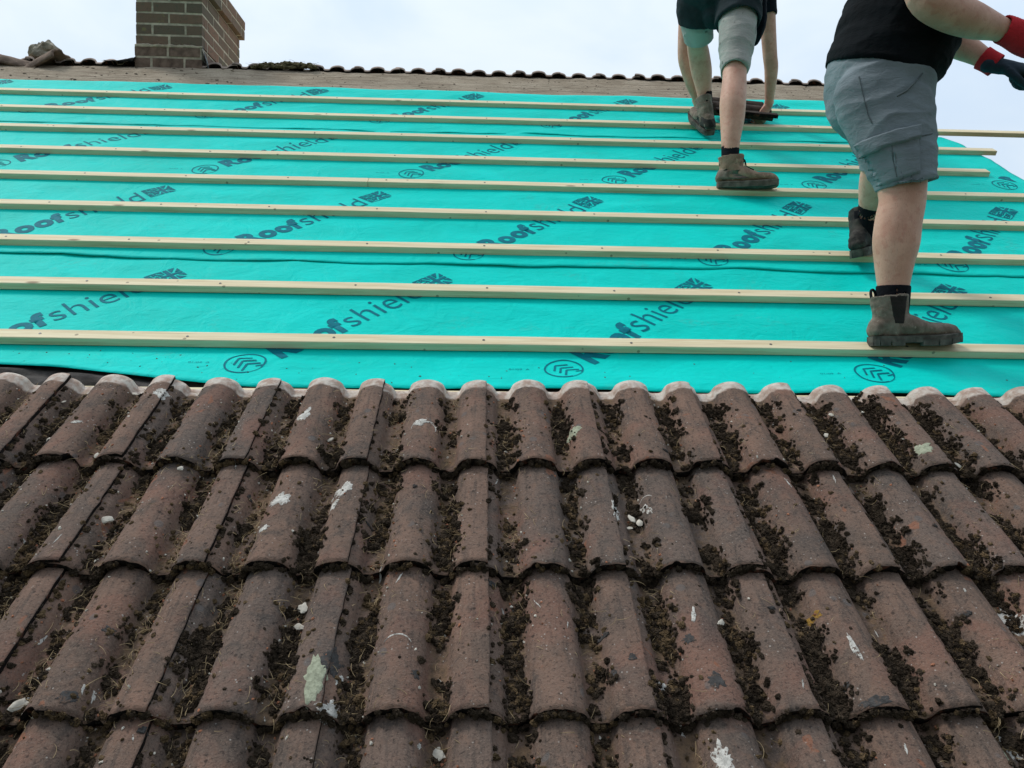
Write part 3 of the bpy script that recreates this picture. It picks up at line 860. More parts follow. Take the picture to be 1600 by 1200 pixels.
# heavier heaps where the photograph shows them
heaps = [(1335, 640, .03, 60), (1290, 700, .03, 60), (1370, 640, .03, 55), (1400, 700, .035, 80), (1480, 660, .03, 60), (1250, 655, .03, 60), (1170, 690, .03, 50),
         (1190, 850, .03, 60), (1290, 860, .035, 70), (1370, 800, .03, 50), (1470, 850, .035, 70), (1060, 1085, .025, 45), (1040, 990, .025, 45), (1270, 1060, .03, 60),
         (1390, 1060, .03, 60), (1500, 1010, .03, 60), (540, 1110, .03, 60), (550, 1000, .03, 60), (700, 860, .02, 30), (600, 830, .02, 30), (440, 860, .02, 40),
         (800, 960, .02, 30), (690, 980, .02, 30), (800, 1085, .014, 18), (1120, 870, .02, 30), (900, 965, .018, 25), (120, 800, .03, 50), (60, 900, .03, 50),
         (300, 800, .03, 50), (430, 1010, .03, 50), (330, 1020, .03, 50), (1210, 1010, .03, 60), (1155, 1010, .02, 30), (1530, 740, .03, 50), (1540, 880, .03, 50)]
for (px, py, rad, cnt) in heaps:
    x0, t0 = rinv(px, py, 0.04)
    # settle into the nearest pan
    k = round((x0-(XS0-PITCH/2))/PITCH); x0 = XS0-PITCH/2+k*PITCH+0.006
    for q in range(int(cnt*.42)):
        clump(x0+rr.gauss(0, .010), t0+rr.gauss(0, rad*1.1), rr.uniform(.008, .015), rr.randrange(9, 18), x0, .040)
def in_view(p, lim=80):
    px, py, z = project(roof(p[0], p[1], p[2])); return -lim < px < 1600+lim and py < 1200+lim
big = [m for m in pts_moss if m[2] > 0.0036 and in_view(m[0])]; small = [m for m in pts_moss if not (m[2] > 0.0036 and in_view(m[0]))]
mossbrown = simple('brown_moss', (0.120, 0.082, 0.046), 0.98, 0.05, 0.5, 45, 1.0, 500, 0.004)
brown = []; keepb = []
for m_ in big: (brown if rr.random() < 0.26+0.5*fbm(m_[0].x*4, m_[0].y*5, 9.0, 2)-0.15*sstep(-.2, .8, m_[0].x) else keepb).append(m_)
big = keepb
o = scatter_clumps('brown_moss', brown, var3, F3, mossbrown, RM)
tag(o, 'brown tufts of dried moss mixed through the dark clumps', 'moss', kind='stuff')
o = scatter_clumps('moss', big, var3, F3, M['moss'], RM)
tag(o, 'dark dry moss clumps lying in the channels of the old tiles', 'moss', kind='stuff')
o = scatter_clumps('moss', small, var2, F2, M['moss'], RM)
tag(o, 'fine dark moss along the seams and lower edges of the tiles', 'moss', kind='stuff')

def strands(name, n, sampler, mat, Mw, lmin, lmax, rad, lift=0.004):
    VV = []; FF = []; b = 0
    for q in range(n):
        p = sampler()
        if p is None: continue
        L = rr.uniform(lmin, lmax); a = rr.uniform(0, 6.28); cur = rr.uniform(-1.6, 1.6); pitch = rr.uniform(-.1, .5)
        pos = Vector(p)+Vector((0, 0, lift*rr.uniform(.4, 1.6))); N = 6; ring = []
        for k in range(N+1):
            d = Vector((math.cos(a), math.sin(a), pitch*(1-2*k/N)))
            s1 = d.cross(Vector((0, 0, 1))).normalized(); s2 = s1.cross(d).normalized()
            w = rad*(1-0.6*k/N)
            for j in range(3):
                g = 2.094*j; VV.append(pos+s1*(w*math.cos(g))+s2*(w*math.sin(g)))
            if k:
                for j in range(3):
                    c = b+(k-1)*3
                    FF.append((c+j, c+(j+1) % 3, c+3+(j+1) % 3, c+3+j))
            pos = pos+d*(L/N); a += cur/N
        b += 3*(N+1)
    o = obj_np(name, np.array([v[:] for v in VV]), np.array(FF), mat)
    if Mw is not None: o.matrix_world = Mw
    return o
def pan_sample():
    for _ in range(20):
        r = rr.randrange(0, 4); i = rr.randrange(-9, 8)
        cx = seam_x(i, r)-PITCH*rr.choice((.5, 1.5)); x = cx+rr.gauss(0.003, .022); t = NOSE1-GAUGE*r+rr.uniform(0, GAUGE)
        if not in_view((x, t, .05), 10): continue
        if rr.random() > 0.30+0.9*sstep(0.35, -0.7, x)+0.9*fbm(x*5, t*7, 3.0, 2): continue
        p, n = drop(x, t)
        if p is not None: return p
    return None
o = strands('straw', 2600, pan_sample, M['straw'], RM, 0.006, 0.034, 0.00062)
tag(o, 'dry straw and moss stalks littering the channels of the old tiles', 'straw', kind='stuff')
# brown crumbs
var1, F1 = moss_variants(1, 8)
def crumbs(name, n, mat, smin, smax, label, cat, flat=0.6):
    items = []
    while len(items) < n:
        p = pan_sample()
        if p is None: continue
        s = rr.uniform(smin, smax)
        items.append((p+Vector((0, 0, s*.3)), (rr.gauss(0, .4), rr.gauss(0, .4), 1), s*rr.uniform(.7, 1.5), s*rr.uniform(.7, 1.3), s*flat))
    o = scatter_clumps(name, items, var2 if smax > .004 else var1, F2 if smax > .004 else F1, mat, RM)
    tag(o, label, cat, kind='stuff')
crumbs('pale_grit', 420, M['chip'], 0.0010, 0.0036, 'small pale chips and grit scattered among the moss', 'grit')
crumbs('clay_grit', 700, M['red_chip'], 0.0010, 0.0034, 'orange brown clay crumbs scattered among the moss', 'grit')
crumbs('brown_moss', 2200, mossbrown, 0.0014, 0.0042, 'brown dried moss lying between the darker clumps', 'moss', 0.8)
# the larger pale flakes, each a thing
flakes = [(285, 742, .012), (153, 716, .014), (208, 605, .014), (98, 623, .010), (75, 685, .014), (166, 812, .022), (471, 943, .020), (466, 974, .018),
          (516, 684, .014), (685, 1170, .018), (28, 1100, .024), (1497, 727, .016), (1346, 638, .018), (1292, 675, .014), (1298, 650, .012), (1125, 978, .013),
          (988, 805, .018), (985, 820, .012), (1000, 812, .016)]
fl = ['beside the lower edge of the top course, left', 'near the left edge, below a rust patch', 'among moss in the top course, far left', 'near the top left corner of the tiles', 'with a yellowish tint at the far left', 'lying in the second course, left', 'upper of two in the third course', 'lower of two in the third course',
      'beside moss in the top course, left of centre', 'on the bottom course, left of centre', 'long, near the lower left corner', 'near the lower edge of the top course, right', 'just below the pale tile heads, right', 'in dark moss of the top course, right', 'upper small one in dark moss, right', 'on dark moss of the third course, right',
      'largest of three in the second course, centre', 'lowest of three in the second course, centre', 'rightmost of three in the second course, centre']
for k, (px, py, s) in enumerate(flakes):
    x, t = rinv(px, py, 0.05); p, n = drop(x, t)
    if p is None: continue
    bm = bmesh.new(); bmesh.ops.create_icosphere(bm, subdivisions=2, radius=1)
    for v in bm.verts:
        f_ = 1+0.5*fbm(v.co.x*1.5+k*5, v.co.y*1.5, v.co.z, 2)
        v.co = Vector((v.co.x*s*.62*f_, v.co.y*s*.42*f_, v.co.z*s*.16))
    o = obj('stone_flake', bm, M['chip'], smooth=False)
    o.matrix_world = RM @ Matrix.Translation(p+Vector((0, 0, .009))) @ Matrix.Rotation(k*1.3, 4, 'Z') @ Matrix.Rotation(0.25, 4, 'X')
    tag(o, 'pale stone flake '+fl[k], 'stone flake', 'pale flakes on the old tiles')
# bits of dirt on the membrane, bottom left
items = []
for q in range(130):
    x = rr.uniform(-1.5, 1.7); t = bot(x)+abs(rr.gauss(0.10, .05))
    if t > 1.99 or rr.random() < sstep(-.6, .6, x)*.8: continue
    s = rr.uniform(.0006, .0022); items.append((Vector((x, t, hm_low(x, t)+s*.3)), (0, 0, 1), s*1.5, s, s*.6))
o = scatter_clumps('dirt_specks', items, var1, F1, mossbrown, RM)
tag(o, 'brown dirt specks on the lower edge of the turquoise membrane', 'dirt', kind='stuff')
# label the tiles that carry a mark of their own
spn = {'lichen_w': 'whitish lichen patch', 'lichen_g': 'pale grey-green lichen patch', 'lichen_o': 'small orange lichen spot', 'arc': 'curved white lichen line'}
for k, lst in special.items():
    if k not in vis or not vis[k]: continue
    m_ = max(lst, key=lambda a: a[1])[0]
    n = rows[k[0]].index(k[1])
    TILES[k]['label'] = f"brown double-roll tile with {spn[m_]}, {ORD[n]} from left in the {COURSE[k[0]]} course"

# dark rumpled felt showing below the membrane at the far left
bm = bmesh.new(); nx, nt = 60, 14; g = []
for i in range(nx+1):
    x = -2.6+1.9*i/nx; row = []
    for j in range(nt+1):
        t = 1.66+0.24*j/nt
        row.append(bm.verts.new((x, t, -0.0345+sstep(bot(x)+0.03, bot(x)-0.04, t)*sstep(-.7, -1.1, x)*(0.022+0.022*fbm(x*6, t*14, 2.0, 3)))))
    g.append(row)
for i in range(nx):
    for j in range(nt): bm.faces.new((g[i][j], g[i+1][j], g[i+1][j+1], g[i][j+1]))
o = obj('torn_felt', bm, simple('grey_felt', (0.055, 0.050, 0.046), 0.9, 0.15, 0.5, 18, 0.8, 60, 0.006)); o.matrix_world = RM
tag(o, 'dark rumpled felt between the membrane edge and the tile heads, far left', 'felt')
# batten the top course hangs on, and underlay below all tiles
bm = bmesh.new(); add_box(bm, Matrix.Identity(4), 7.0, 0.045, 0.024, 0.002)
o = obj('batten', bm, M['timber'], smooth=False); o.matrix_world = RM @ Matrix.Translation((-0.9, 1.742, -0.014))
tag(o, 'old batten behind the pale heads of the top tile course', 'batten')
bm = bmesh.new(); add_box(bm, Matrix.Identity(4), VERGE_R-VERGE_L-0.04, 2.0, 0.003)
o = obj('old_underlay', bm, M['dark_felt'], smooth=False); o.matrix_world = RM @ Matrix.Translation(((VERGE_L+VERGE_R)/2, 0.98, -0.040))
tag(o, 'black felt under the old tile courses', 'felt')

# ------------------------------------------------------------------ ridge: tile heads of the far slope
far_me = [make_tile_mesh(900+k, False, True) for k in range(3)]
for me in far_me:
    me.materials.append(simple('ridge_tile_clay', (0.36, 0.285, 0.245), 0.9, 0.15, 0.35, 14, 0.5, 120)); me.materials.append(M['edge'])
RMf = Matrix.Translation((0, RIDGE.y, RIDGE.z)) @ Matrix.Rotation(math.pi, 4, 'Z') @ Matrix.Rotation(S, 4, 'X')
for i in range(-12, 10):
    xc = -0.058+CW*i
    o = bpy.data.objects.new('ridge_tile', far_me[i % 3]); COL.objects.link(o)
    # far slope frame: local x mirrored, local y climbs to the ridge
    o.matrix_world = RMf @ Matrix.Translation((-xc, -LEN+0.008+rr.uniform(-.006, .006), -0.010+rr.uniform(-.003, .003))) @ Matrix.Rotation(R(rr.uniform(-.4, .4)), 4, 'Z')
    tag(o, 'brown tile head of the far slope peeping over the ridge', 'roof tile', 'tile heads along the ridge')

# ------------------------------------------------------------------ chimney
cb = roof(-2.389, 5.596, -0.03)
CX0, CX1, CY0, CD = -2.392, -1.947, cb.y, 0.80
CZ0 = cb.z-0.02
chim = empty('chimney_stack', (CX0, CY0, CZ0))
tag(chim, 'square brick chimney stack standing at the ridge', 'chimney')
def bricks(name, x0, x1, y0, y1, z0, ncourse, first, extra=0.0, inset=0.0022):
    bm = bmesh.new(); lay = bm.verts.layers.float.new('tone')
    W, D = x1-x0, y1-y0; hb, jm = 0.0605, 0.0150
    rsb = random.Random(5)
    def face_run(L, c):                       # start offsets of stretcher bricks in a course
        out = []; p = -0.1125 if c % 2 else 0.0
        while p < L-0.01:
            a, b = max(0, p), min(L, p+0.2225-0.0)
            if b-a > 0.03: out.append((a, b))
            p += 0.2225
        return out
    for c in range(ncourse):
        z = z0+c*0.0755+jm/2
        for side in range(4):
            L = W if side % 2 == 0 else D
            runs = face_run(L, c+first+(side % 2))
            for (a, b) in runs:
                a2, b2 = a+(jm/2 if a > 0 else 0), b-(jm/2 if b < L-0.001 else 0)
                dep = 0.05
                if side == 0: cx, cy, sx, sy = x0+(a2+b2)/2, y0+dep/2, b2-a2, dep
                elif side == 2: cx, cy, sx, sy = x0+(a2+b2)/2, y1-dep/2, b2-a2, dep
                elif side == 1: cx, cy, sx, sy = x1-dep/2, y0+(a2+b2)/2, dep, b2-a2
                else: cx, cy, sx, sy = x0+dep/2, y0+(a2+b2)/2, dep, b2-a2
                if side % 2 == 1:              # keep clear of the front and back courses
                    lo, hi = cy-sy/2, cy+sy/2
                    lo = max(lo, y0+dep+0.0008); hi = min(hi, y1-dep-0.0008)
                    if hi-lo < .02: continue
                    cy, sy = (lo+hi)/2, hi-lo
                vs = add_box(bm, Matrix.Translation((cx+rsb.uniform(-.001, .001), cy+rsb.uniform(-.0012, .0012), z+hb/2)), sx, sy, hb, 0.0)
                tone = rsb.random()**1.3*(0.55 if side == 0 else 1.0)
                for v in vs:
                    v[lay] = tone
                    v.co += Vector((rsb.uniform(-1, 1), rsb.uniform(-1, 1), rsb.uniform(-1, 1)))*0.0016
    # mortar core
    k0 = len(bm.faces)
    add_box(bm, Matrix.Translation(((x0+x1)/2, (y0+y1)/2, z0+ncourse*0.0755/2+jm*.3)), W-2*inset, D-2*inset, ncourse*0.0755-jm*.6)
    bm.faces.ensure_lookup_table()
    for f in bm.faces[k0:]: f.material_index = 1
    return bm
def chim_part(name, bm, mats, smooth=False):
    o = obj(name, bm, mats, None, smooth); keep_world(o, chim); return o
chim_part('brickwork', bricks('b', CX0, CX1, CY0, CY0+CD, CZ0+2*0.0755, 5, 0), [M['brick'], M['mortar']])
chim_part('plinth', bricks('b', CX0-0.004, CX1+0.0, CY0-0.010, CY0+CD-0.004, CZ0, 2, 1), [simple('pinkish_brick', (0.175, 0.125, 0.098), 0.9, 0.15, 0.35, 22, 0.6, 120, 0.004), M['mortar']])
chim_part('corbel', bricks('b', CX0-0.032, CX1+0.032, CY0-0.032, CY0+CD+0.032, CZ0+7*0.0755, 2, 0), [M['brick'], M['mortar']])
bm = bmesh.new(); add_box(bm, Matrix.Translation(((CX0+CX1)/2, CY0+CD/2, CZ0+9*0.0755+0.022)), CX1-CX0-0.02, CD-0.02, 0.05, 0.012)
chim_part('mortar_cap', bm, M['mortar'])
# ragged mortar ledge above the plinth
bm = bmesh.new(); n = 26; rows_ = []
for i in range(n+1):
    x = CX0-0.004+(CX1-CX0+0.006)*i/n
    zz = CZ0+0.151+0.012*pn(i*.35, 2.2)+0.006*pn(i*1.3, 7.2)+0.006; d = 0.010+0.016*abs(pn(i*.5, 9.4))
    z1 = CZ0+0.148
    rows_.append([bm.verts.new(p) for p in ((x, CY0+0.004, zz+0.010), (x, CY0-d, zz), (x, CY0-d*.9, z1-0.002), (x, CY0+0.004, z1-0.004))])
for i in range(n):
    for j in range(4): bm.faces.new((rows_[i][j], rows_[i+1][j], rows_[i+1][(j+1) % 4], rows_[i][(j+1) % 4]))
bm.faces.new(rows_[0]); bm.faces.new(rows_[-1]); bmesh.ops.recalc_face_normals(bm, faces=bm.faces)
chim_part('mortar_ledge', bm, M['mortar'])
# lead flashing on the right hand corner, a bent triangular sheet
bm = bmesh.new(); g = []
for i in range(9):
    row = []
    for j in range(7):
        u, v = i/8, j/6
        y = CY0-0.03+0.24*u; zz = CZ0-0.005+v*(0.165*(1-u)+0.01)
        row.append(bm.verts.new((CX1+0.006+0.045*(1-v)*(1-u*.5)+0.006*pn(u*4, v*4), y, zz)))
    g.append(row)
for i in range(8):
    for j in range(6): bm.faces.new((g[i][j], g[i+1][j], g[i+1][j+1], g[i][j+1]))
r_ = bmesh.ops.solidify(bm, geom=bm.faces[:], thickness=0.003)
chim_part('lead_flashing', bm, M['lead'], True)

# black felt scrap left of the chimney, mortar lump and broken ridge tiles, moss heap
bm = bmesh.new(); g = []
for i in range(21):
    row = []
    for j in range(9):
        u, v = i/20, j/8
        x = -2.60+0.215*u; y = CY0-0.05+0.22*v
        zz = RIDGE.z+0.004+(0.020+0.050*u*u)*math.sin(math.pi*min(1, v*1.1))**.6+0.008*pn(u*7, v*4, 3)
        row.append(bm.verts.new((x, y, zz)))
    g.append(row)
for i in range(20):
    for j in range(8): bm.faces.new((g[i][j], g[i+1][j], g[i+1][j+1], g[i][j+1]))
bmesh.ops.solidify(bm, geom=bm.faces[:], thickness=0.004)
tag(obj('felt_scrap', bm, M['dark_felt']), 'crumpled black felt scrap against the left foot of the chimney', 'felt')

def half_tile(name, c, length, rad, rotz, tilt, label, matc, rollx=0.0):
    bm = bmesh.new(); n, m = 18, 16; T = 0.014
    A, B = [], []
    for i in range(n+1):
        ra, rb = [], []
        for j in range(m+1):
            q = R(20+140*j/m)
            l = length*(i/n-.5)+(0.02*pn(j*.4, i > n/2) if i in (0, n) else 0)
            wv = 0.004*pn(i*.3, j*.3, rotz)
            ra.append(bm.verts.new((l, (rad+wv)*math.cos(q), (rad+wv)*math.sin(q))))
            rb.append(bm.verts.new((l, (rad+wv-T)*math.cos(q), (rad+wv-T)*math.sin(q))))
        A.append(ra); B.append(rb)
    for i in range(n):
        for j in range(m):
            bm.faces.new((A[i][j], A[i+1][j], A[i+1][j+1], A[i][j+1])); bm.faces.new((B[i][j], B[i][j+1], B[i+1][j+1], B[i+1][j]))
        for j in (0, m): bm.faces.new((A[i][j], B[i][j], B[i+1][j], A[i+1][j]))
    for j in range(m):
        for i in (0, n): bm.faces.new((A[i][j], A[i][j+1], B[i][j+1], B[i][j]))
    bmesh.ops.recalc_face_normals(bm, faces=bm.faces)
    o = obj(name, bm, matc); o.location = c; o.rotation_euler = (rollx, tilt, rotz)
    tag(o, label, 'ridge tile', 'broken ridge tiles at the left'); return o
rt_mat = simple('ridge_tile', (0.20, 0.145, 0.112), 0.9, 0.15, 0.45, 16, 0.6, 90, 0.004)
def lump(name, c, sx, sy, sz, seed, mat, label, cat, sub=4, rough=0.42, bump=0.13):
    bm = bmesh.new(); bmesh.ops.create_icosphere(bm, subdivisions=sub, radius=1)
    for v in bm.verts:
        f_ = 1+rough*fbm(v.co.x*1.1+seed, v.co.y*1.1, v.co.z*1.1, 2)+bump*fbm(v.co.x*4+seed, v.co.y*4, v.co.z*4, 3)
        v.co = Vector((v.co.x*sx*f_, v.co.y*sy*f_, max(-0.5, v.co.z)*sz*f_))
    o = obj(name, bm, mat, smooth=False); o.location = c; tag(o, label, cat); return o
half_tile('broken_ridge_tile', at(2, 113, 5.20), 0.44, 0.115, R(10), R(10), 'broken curved ridge tile lying at the far left, partly out of view', rt_mat)
half_tile('broken_ridge_tile', at(70, 116, 5.20), 0.34, 0.10, R(-14), R(-22), 'broken ridge tile piece tilted beneath the mortar lump', rt_mat, R(14))
lump('mortar_lump', at(72, 84, 5.30), 0.092, 0.085, 0.082, 4.0, simple('old_mortar', (0.36, 0.325, 0.26), 0.95, 0.1, 0.4, 18, 0.8, 60, 0.01), 'grey mortar lump perched on the ridge at the left', 'mortar lump')
lump('mortar_lump', at(57, 101, 5.18), 0.030, 0.03, 0.02, 9.0, simple('old_mortar_small', (0.20, 0.165, 0.13), 0.95, 0.1, 0.4, 18, 0.8, 60, 0.01), 'small brown mortar lump on the felt below the grey one', 'mortar lump', 3)
# heap of pulled moss on the ridge
items = []
for q in range(420):
    u = rr.uniform(0, 1); px = 393+100*u
    hgt = 10*math.sin(math.pi*min(1, max(0.03, u)))**.5*(0.7+0.6*abs(pn(u*6, 3)))
    w = at(px+rr.gauss(0, 2), 106-hgt*rr.random()**1.3+0.0*u, 5.30+rr.uniform(-.05, .06))
    s = rr.uniform(.006, .014); items.append((w, (0, 0, 1), s*1.5, s, s*.7))
heap = scatter_clumps('moss_heap', items, var2, F2, M['moss_ridge'])
tag(heap, 'heap of pulled moss and twigs on the ridge right of the chimney', 'moss heap')
def heap_sample(): return items[rr.randrange(len(items))][0]
tw = strands('twigs', 260, heap_sample, M['straw'], None, 0.02, 0.07, 0.0011, 0.006)
tw.parent = heap
# small crumbs on the felt
items = []
for q in range(260):
    x = rr.uniform(-3.2, 2.4); t = rr.uniform(5.12, 5.58); s = rr.uniform(.0015, .0045)*(1.7 if x < -1.6 else 1)
    items.append((roof(x, t, felt_n(x, t)+s*.3), (0, -.4, 1), s*1.8, s, s*.6))
o = scatter_clumps('felt_debris', items, var1, F1, simple('felt_crumbs', (0.19, 0.155, 0.12), 0.95, 0.1, 0.6, 30, 0.4))
tag(o, 'crumbs of mortar and moss strewn on the grey felt strip', 'debris', kind='stuff')

exec_people = True
# ------------------------------------------------------------------ people: lofted solids fused by a voxel remesh
def cr(p0, p1, p2, p3, u):
    return 0.5*((2*p1)+(-p0+p2)*u+(2*p0-5*p1+4*p2-p3)*u*u+(-p0+3*p1-3*p2+p3)*u**3)
def loft(bm, pts, side, seg=24, sub=5, capa='round', capb='round', lip=0.010):
    """pts: (centre Vector, radius along side, radius across); side: vector the first radius is measured along"""
    P = [np.array([*p[0], p[1], p[2]], float) for p in pts]
    E = [P[0]]+P+[P[-1]]
    L = []
    for i in range(len(P)-1):
        for k in range(sub): L.append(cr(E[i], E[i+1], E[i+2], E[i+3], k/sub))
    L.append(P[-1])
    C = [Vector(l[:3]) for l in L]; rad = [(max(.002, l[3]), max(.002, l[4])) for l in L]
    N = len(C); frames = []
    for i in range(N):
        tg = (C[min(N-1, i+1)]-C[max(0, i-1)]).normalized()
        e1 = (Vector(side)-tg*Vector(side).dot(tg)).normalized(); e2 = tg.cross(e1)
        frames.append((tg, e1, e2))
    rings = []
    def ring(c, a, b, fr): return [bm.verts.new(c+fr[1]*(a*math.cos(2*math.pi*s/seg))+fr[2]*(b*math.sin(2*math.pi*s/seg))) for s in range(seg)]
    def cap(idx, sgn, mode):
        c, (a, b), fr = C[idx], rad[idx], frames[idx]; out = []
        if mode == 'round':
            m = min(a, b)
            for q in (30, 58, 80): out.append(ring(c+fr[0]*(sgn*m*0.9*math.sin(R(q))), a*math.cos(R(q)), b*math.cos(R(q)), fr))
        elif mode == 'lip':
            out.append(ring(c, a-lip, b-lip, fr)); out.append(ring(c-fr[0]*(sgn*0.05), max(.004, a-lip*1.1), max(.004, b-lip*1.1), fr))
        return out
    pre = cap(0, -1, capa)[::-1]; post = cap(N-1, 1, capb)
    for r_ in pre: rings.append(r_)
    for i in range(N): rings.append(ring(C[i], rad[i][0], rad[i][1], frames[i]))
    for r_ in post: rings.append(r_)
    for i in range(len(rings)-1):
        for s in range(seg): bm.faces.new((rings[i][s], rings[i][(s+1) % seg], rings[i+1][(s+1) % seg], rings[i+1][s]))
    bm.faces.new(rings[0][::-1]); bm.faces.new(rings[-1])
def fuse(name, bm, mat, voxel, parent=None, smooth_it=4, disp=None):
    bmesh.ops.recalc_face_normals(bm, faces=bm.faces)
    o = obj('tmp_'+name, bm)
    md = o.modifiers.new('r', 'REMESH'); md.mode = 'VOXEL'; md.voxel_size = voxel; md.adaptivity = 0
    ms = o.modifiers.new('s', 'SMOOTH'); ms.iterations = smooth_it; ms.factor = 0.5
    dg = bpy.context.evaluated_depsgraph_get(); dg.update()
    me = bpy.data.meshes.new_from_object(o.evaluated_get(dg)); bpy.data.objects.remove(o)
    me.name = name
    if disp:
        nr = [v.normal.copy() for v in me.vertices]
        for v, n in zip(me.vertices, nr): v.co = v.co+n*disp(v.co, n)
    me.polygons.foreach_set('use_smooth', [True]*len(me.polygons)); me.update()
    q = bpy.data.objects.new(name, me); link(q, None, mat)
    if parent is not None: keep_world(q, parent)
    return q
def world_bvh(o): return BVHTree.FromPolygons([v.co.copy() for v in o.data.vertices], [tuple(p.vertices) for p in o.data.polygons])
def drape(name, bvh, corners, mat, parent, dirv, off=0.004, thick=0.004, nu=22, nv=18, edge_drop=True, shape=None):
    """panel laid on a surface: corners (4 world points, going round) are sent along dirv onto the bvh"""
    bm = bmesh.new(); g = []; a, b, c, d = [Vector(p) for p in corners]; dv = Vector(dirv).normalized()
    for i in range(nu+1):
        row = []
        for j in range(nv+1):
            u, v = i/nu, j/nv
            if shape: u, v = shape(u, v)
            p = (a*(1-u)+b*u)*(1-v)+(d*(1-u)+c*u)*v
            h = bvh.ray_cast(p-dv*1.0, dv)
            if h[0] is None:
                h2 = bvh.find_nearest(p); hp, hn = h2[0], h2[1]
            else: hp, hn = h[0], h[1]
            if hn.dot(dv) > 0: hn = -hn
            e = off
            if edge_drop and (i in (0, nu) or j in (0, nv)): e = -0.001
            row.append(bm.verts.new(hp+hn*e))
        g.append(row)
    for i in range(nu):
        for j in range(nv): bm.faces.new((g[i][j], g[i+1][j], g[i+1][j+1], g[i][j+1]))
    for f in bm.faces:
        if f.normal.dot(dv) > 0: f.normal_flip()
    o = obj(name, bm, mat); keep_world(o, parent); return o
def tube(name, pts, r, mat, parent, side=(0, 1, 0.01)):
    bm = bmesh.new(); loft(bm, [(p, r, r) for p in pts], side, 8, 4, 'round', 'round')
    bmesh.ops.recalc_face_normals(bm, faces=bm.faces)
    o = obj(name, bm, mat); keep_world(o, parent); return o
CAMR = cam2w(Vector((1, 0, 0))); CAMD = cam2w(Vector((0, 1, 0))); CAMF = cam2w(Vector((0, 0, 1)))
def PX(px, py, z, ra, rb): return (at(px, py, z), ra, rb)

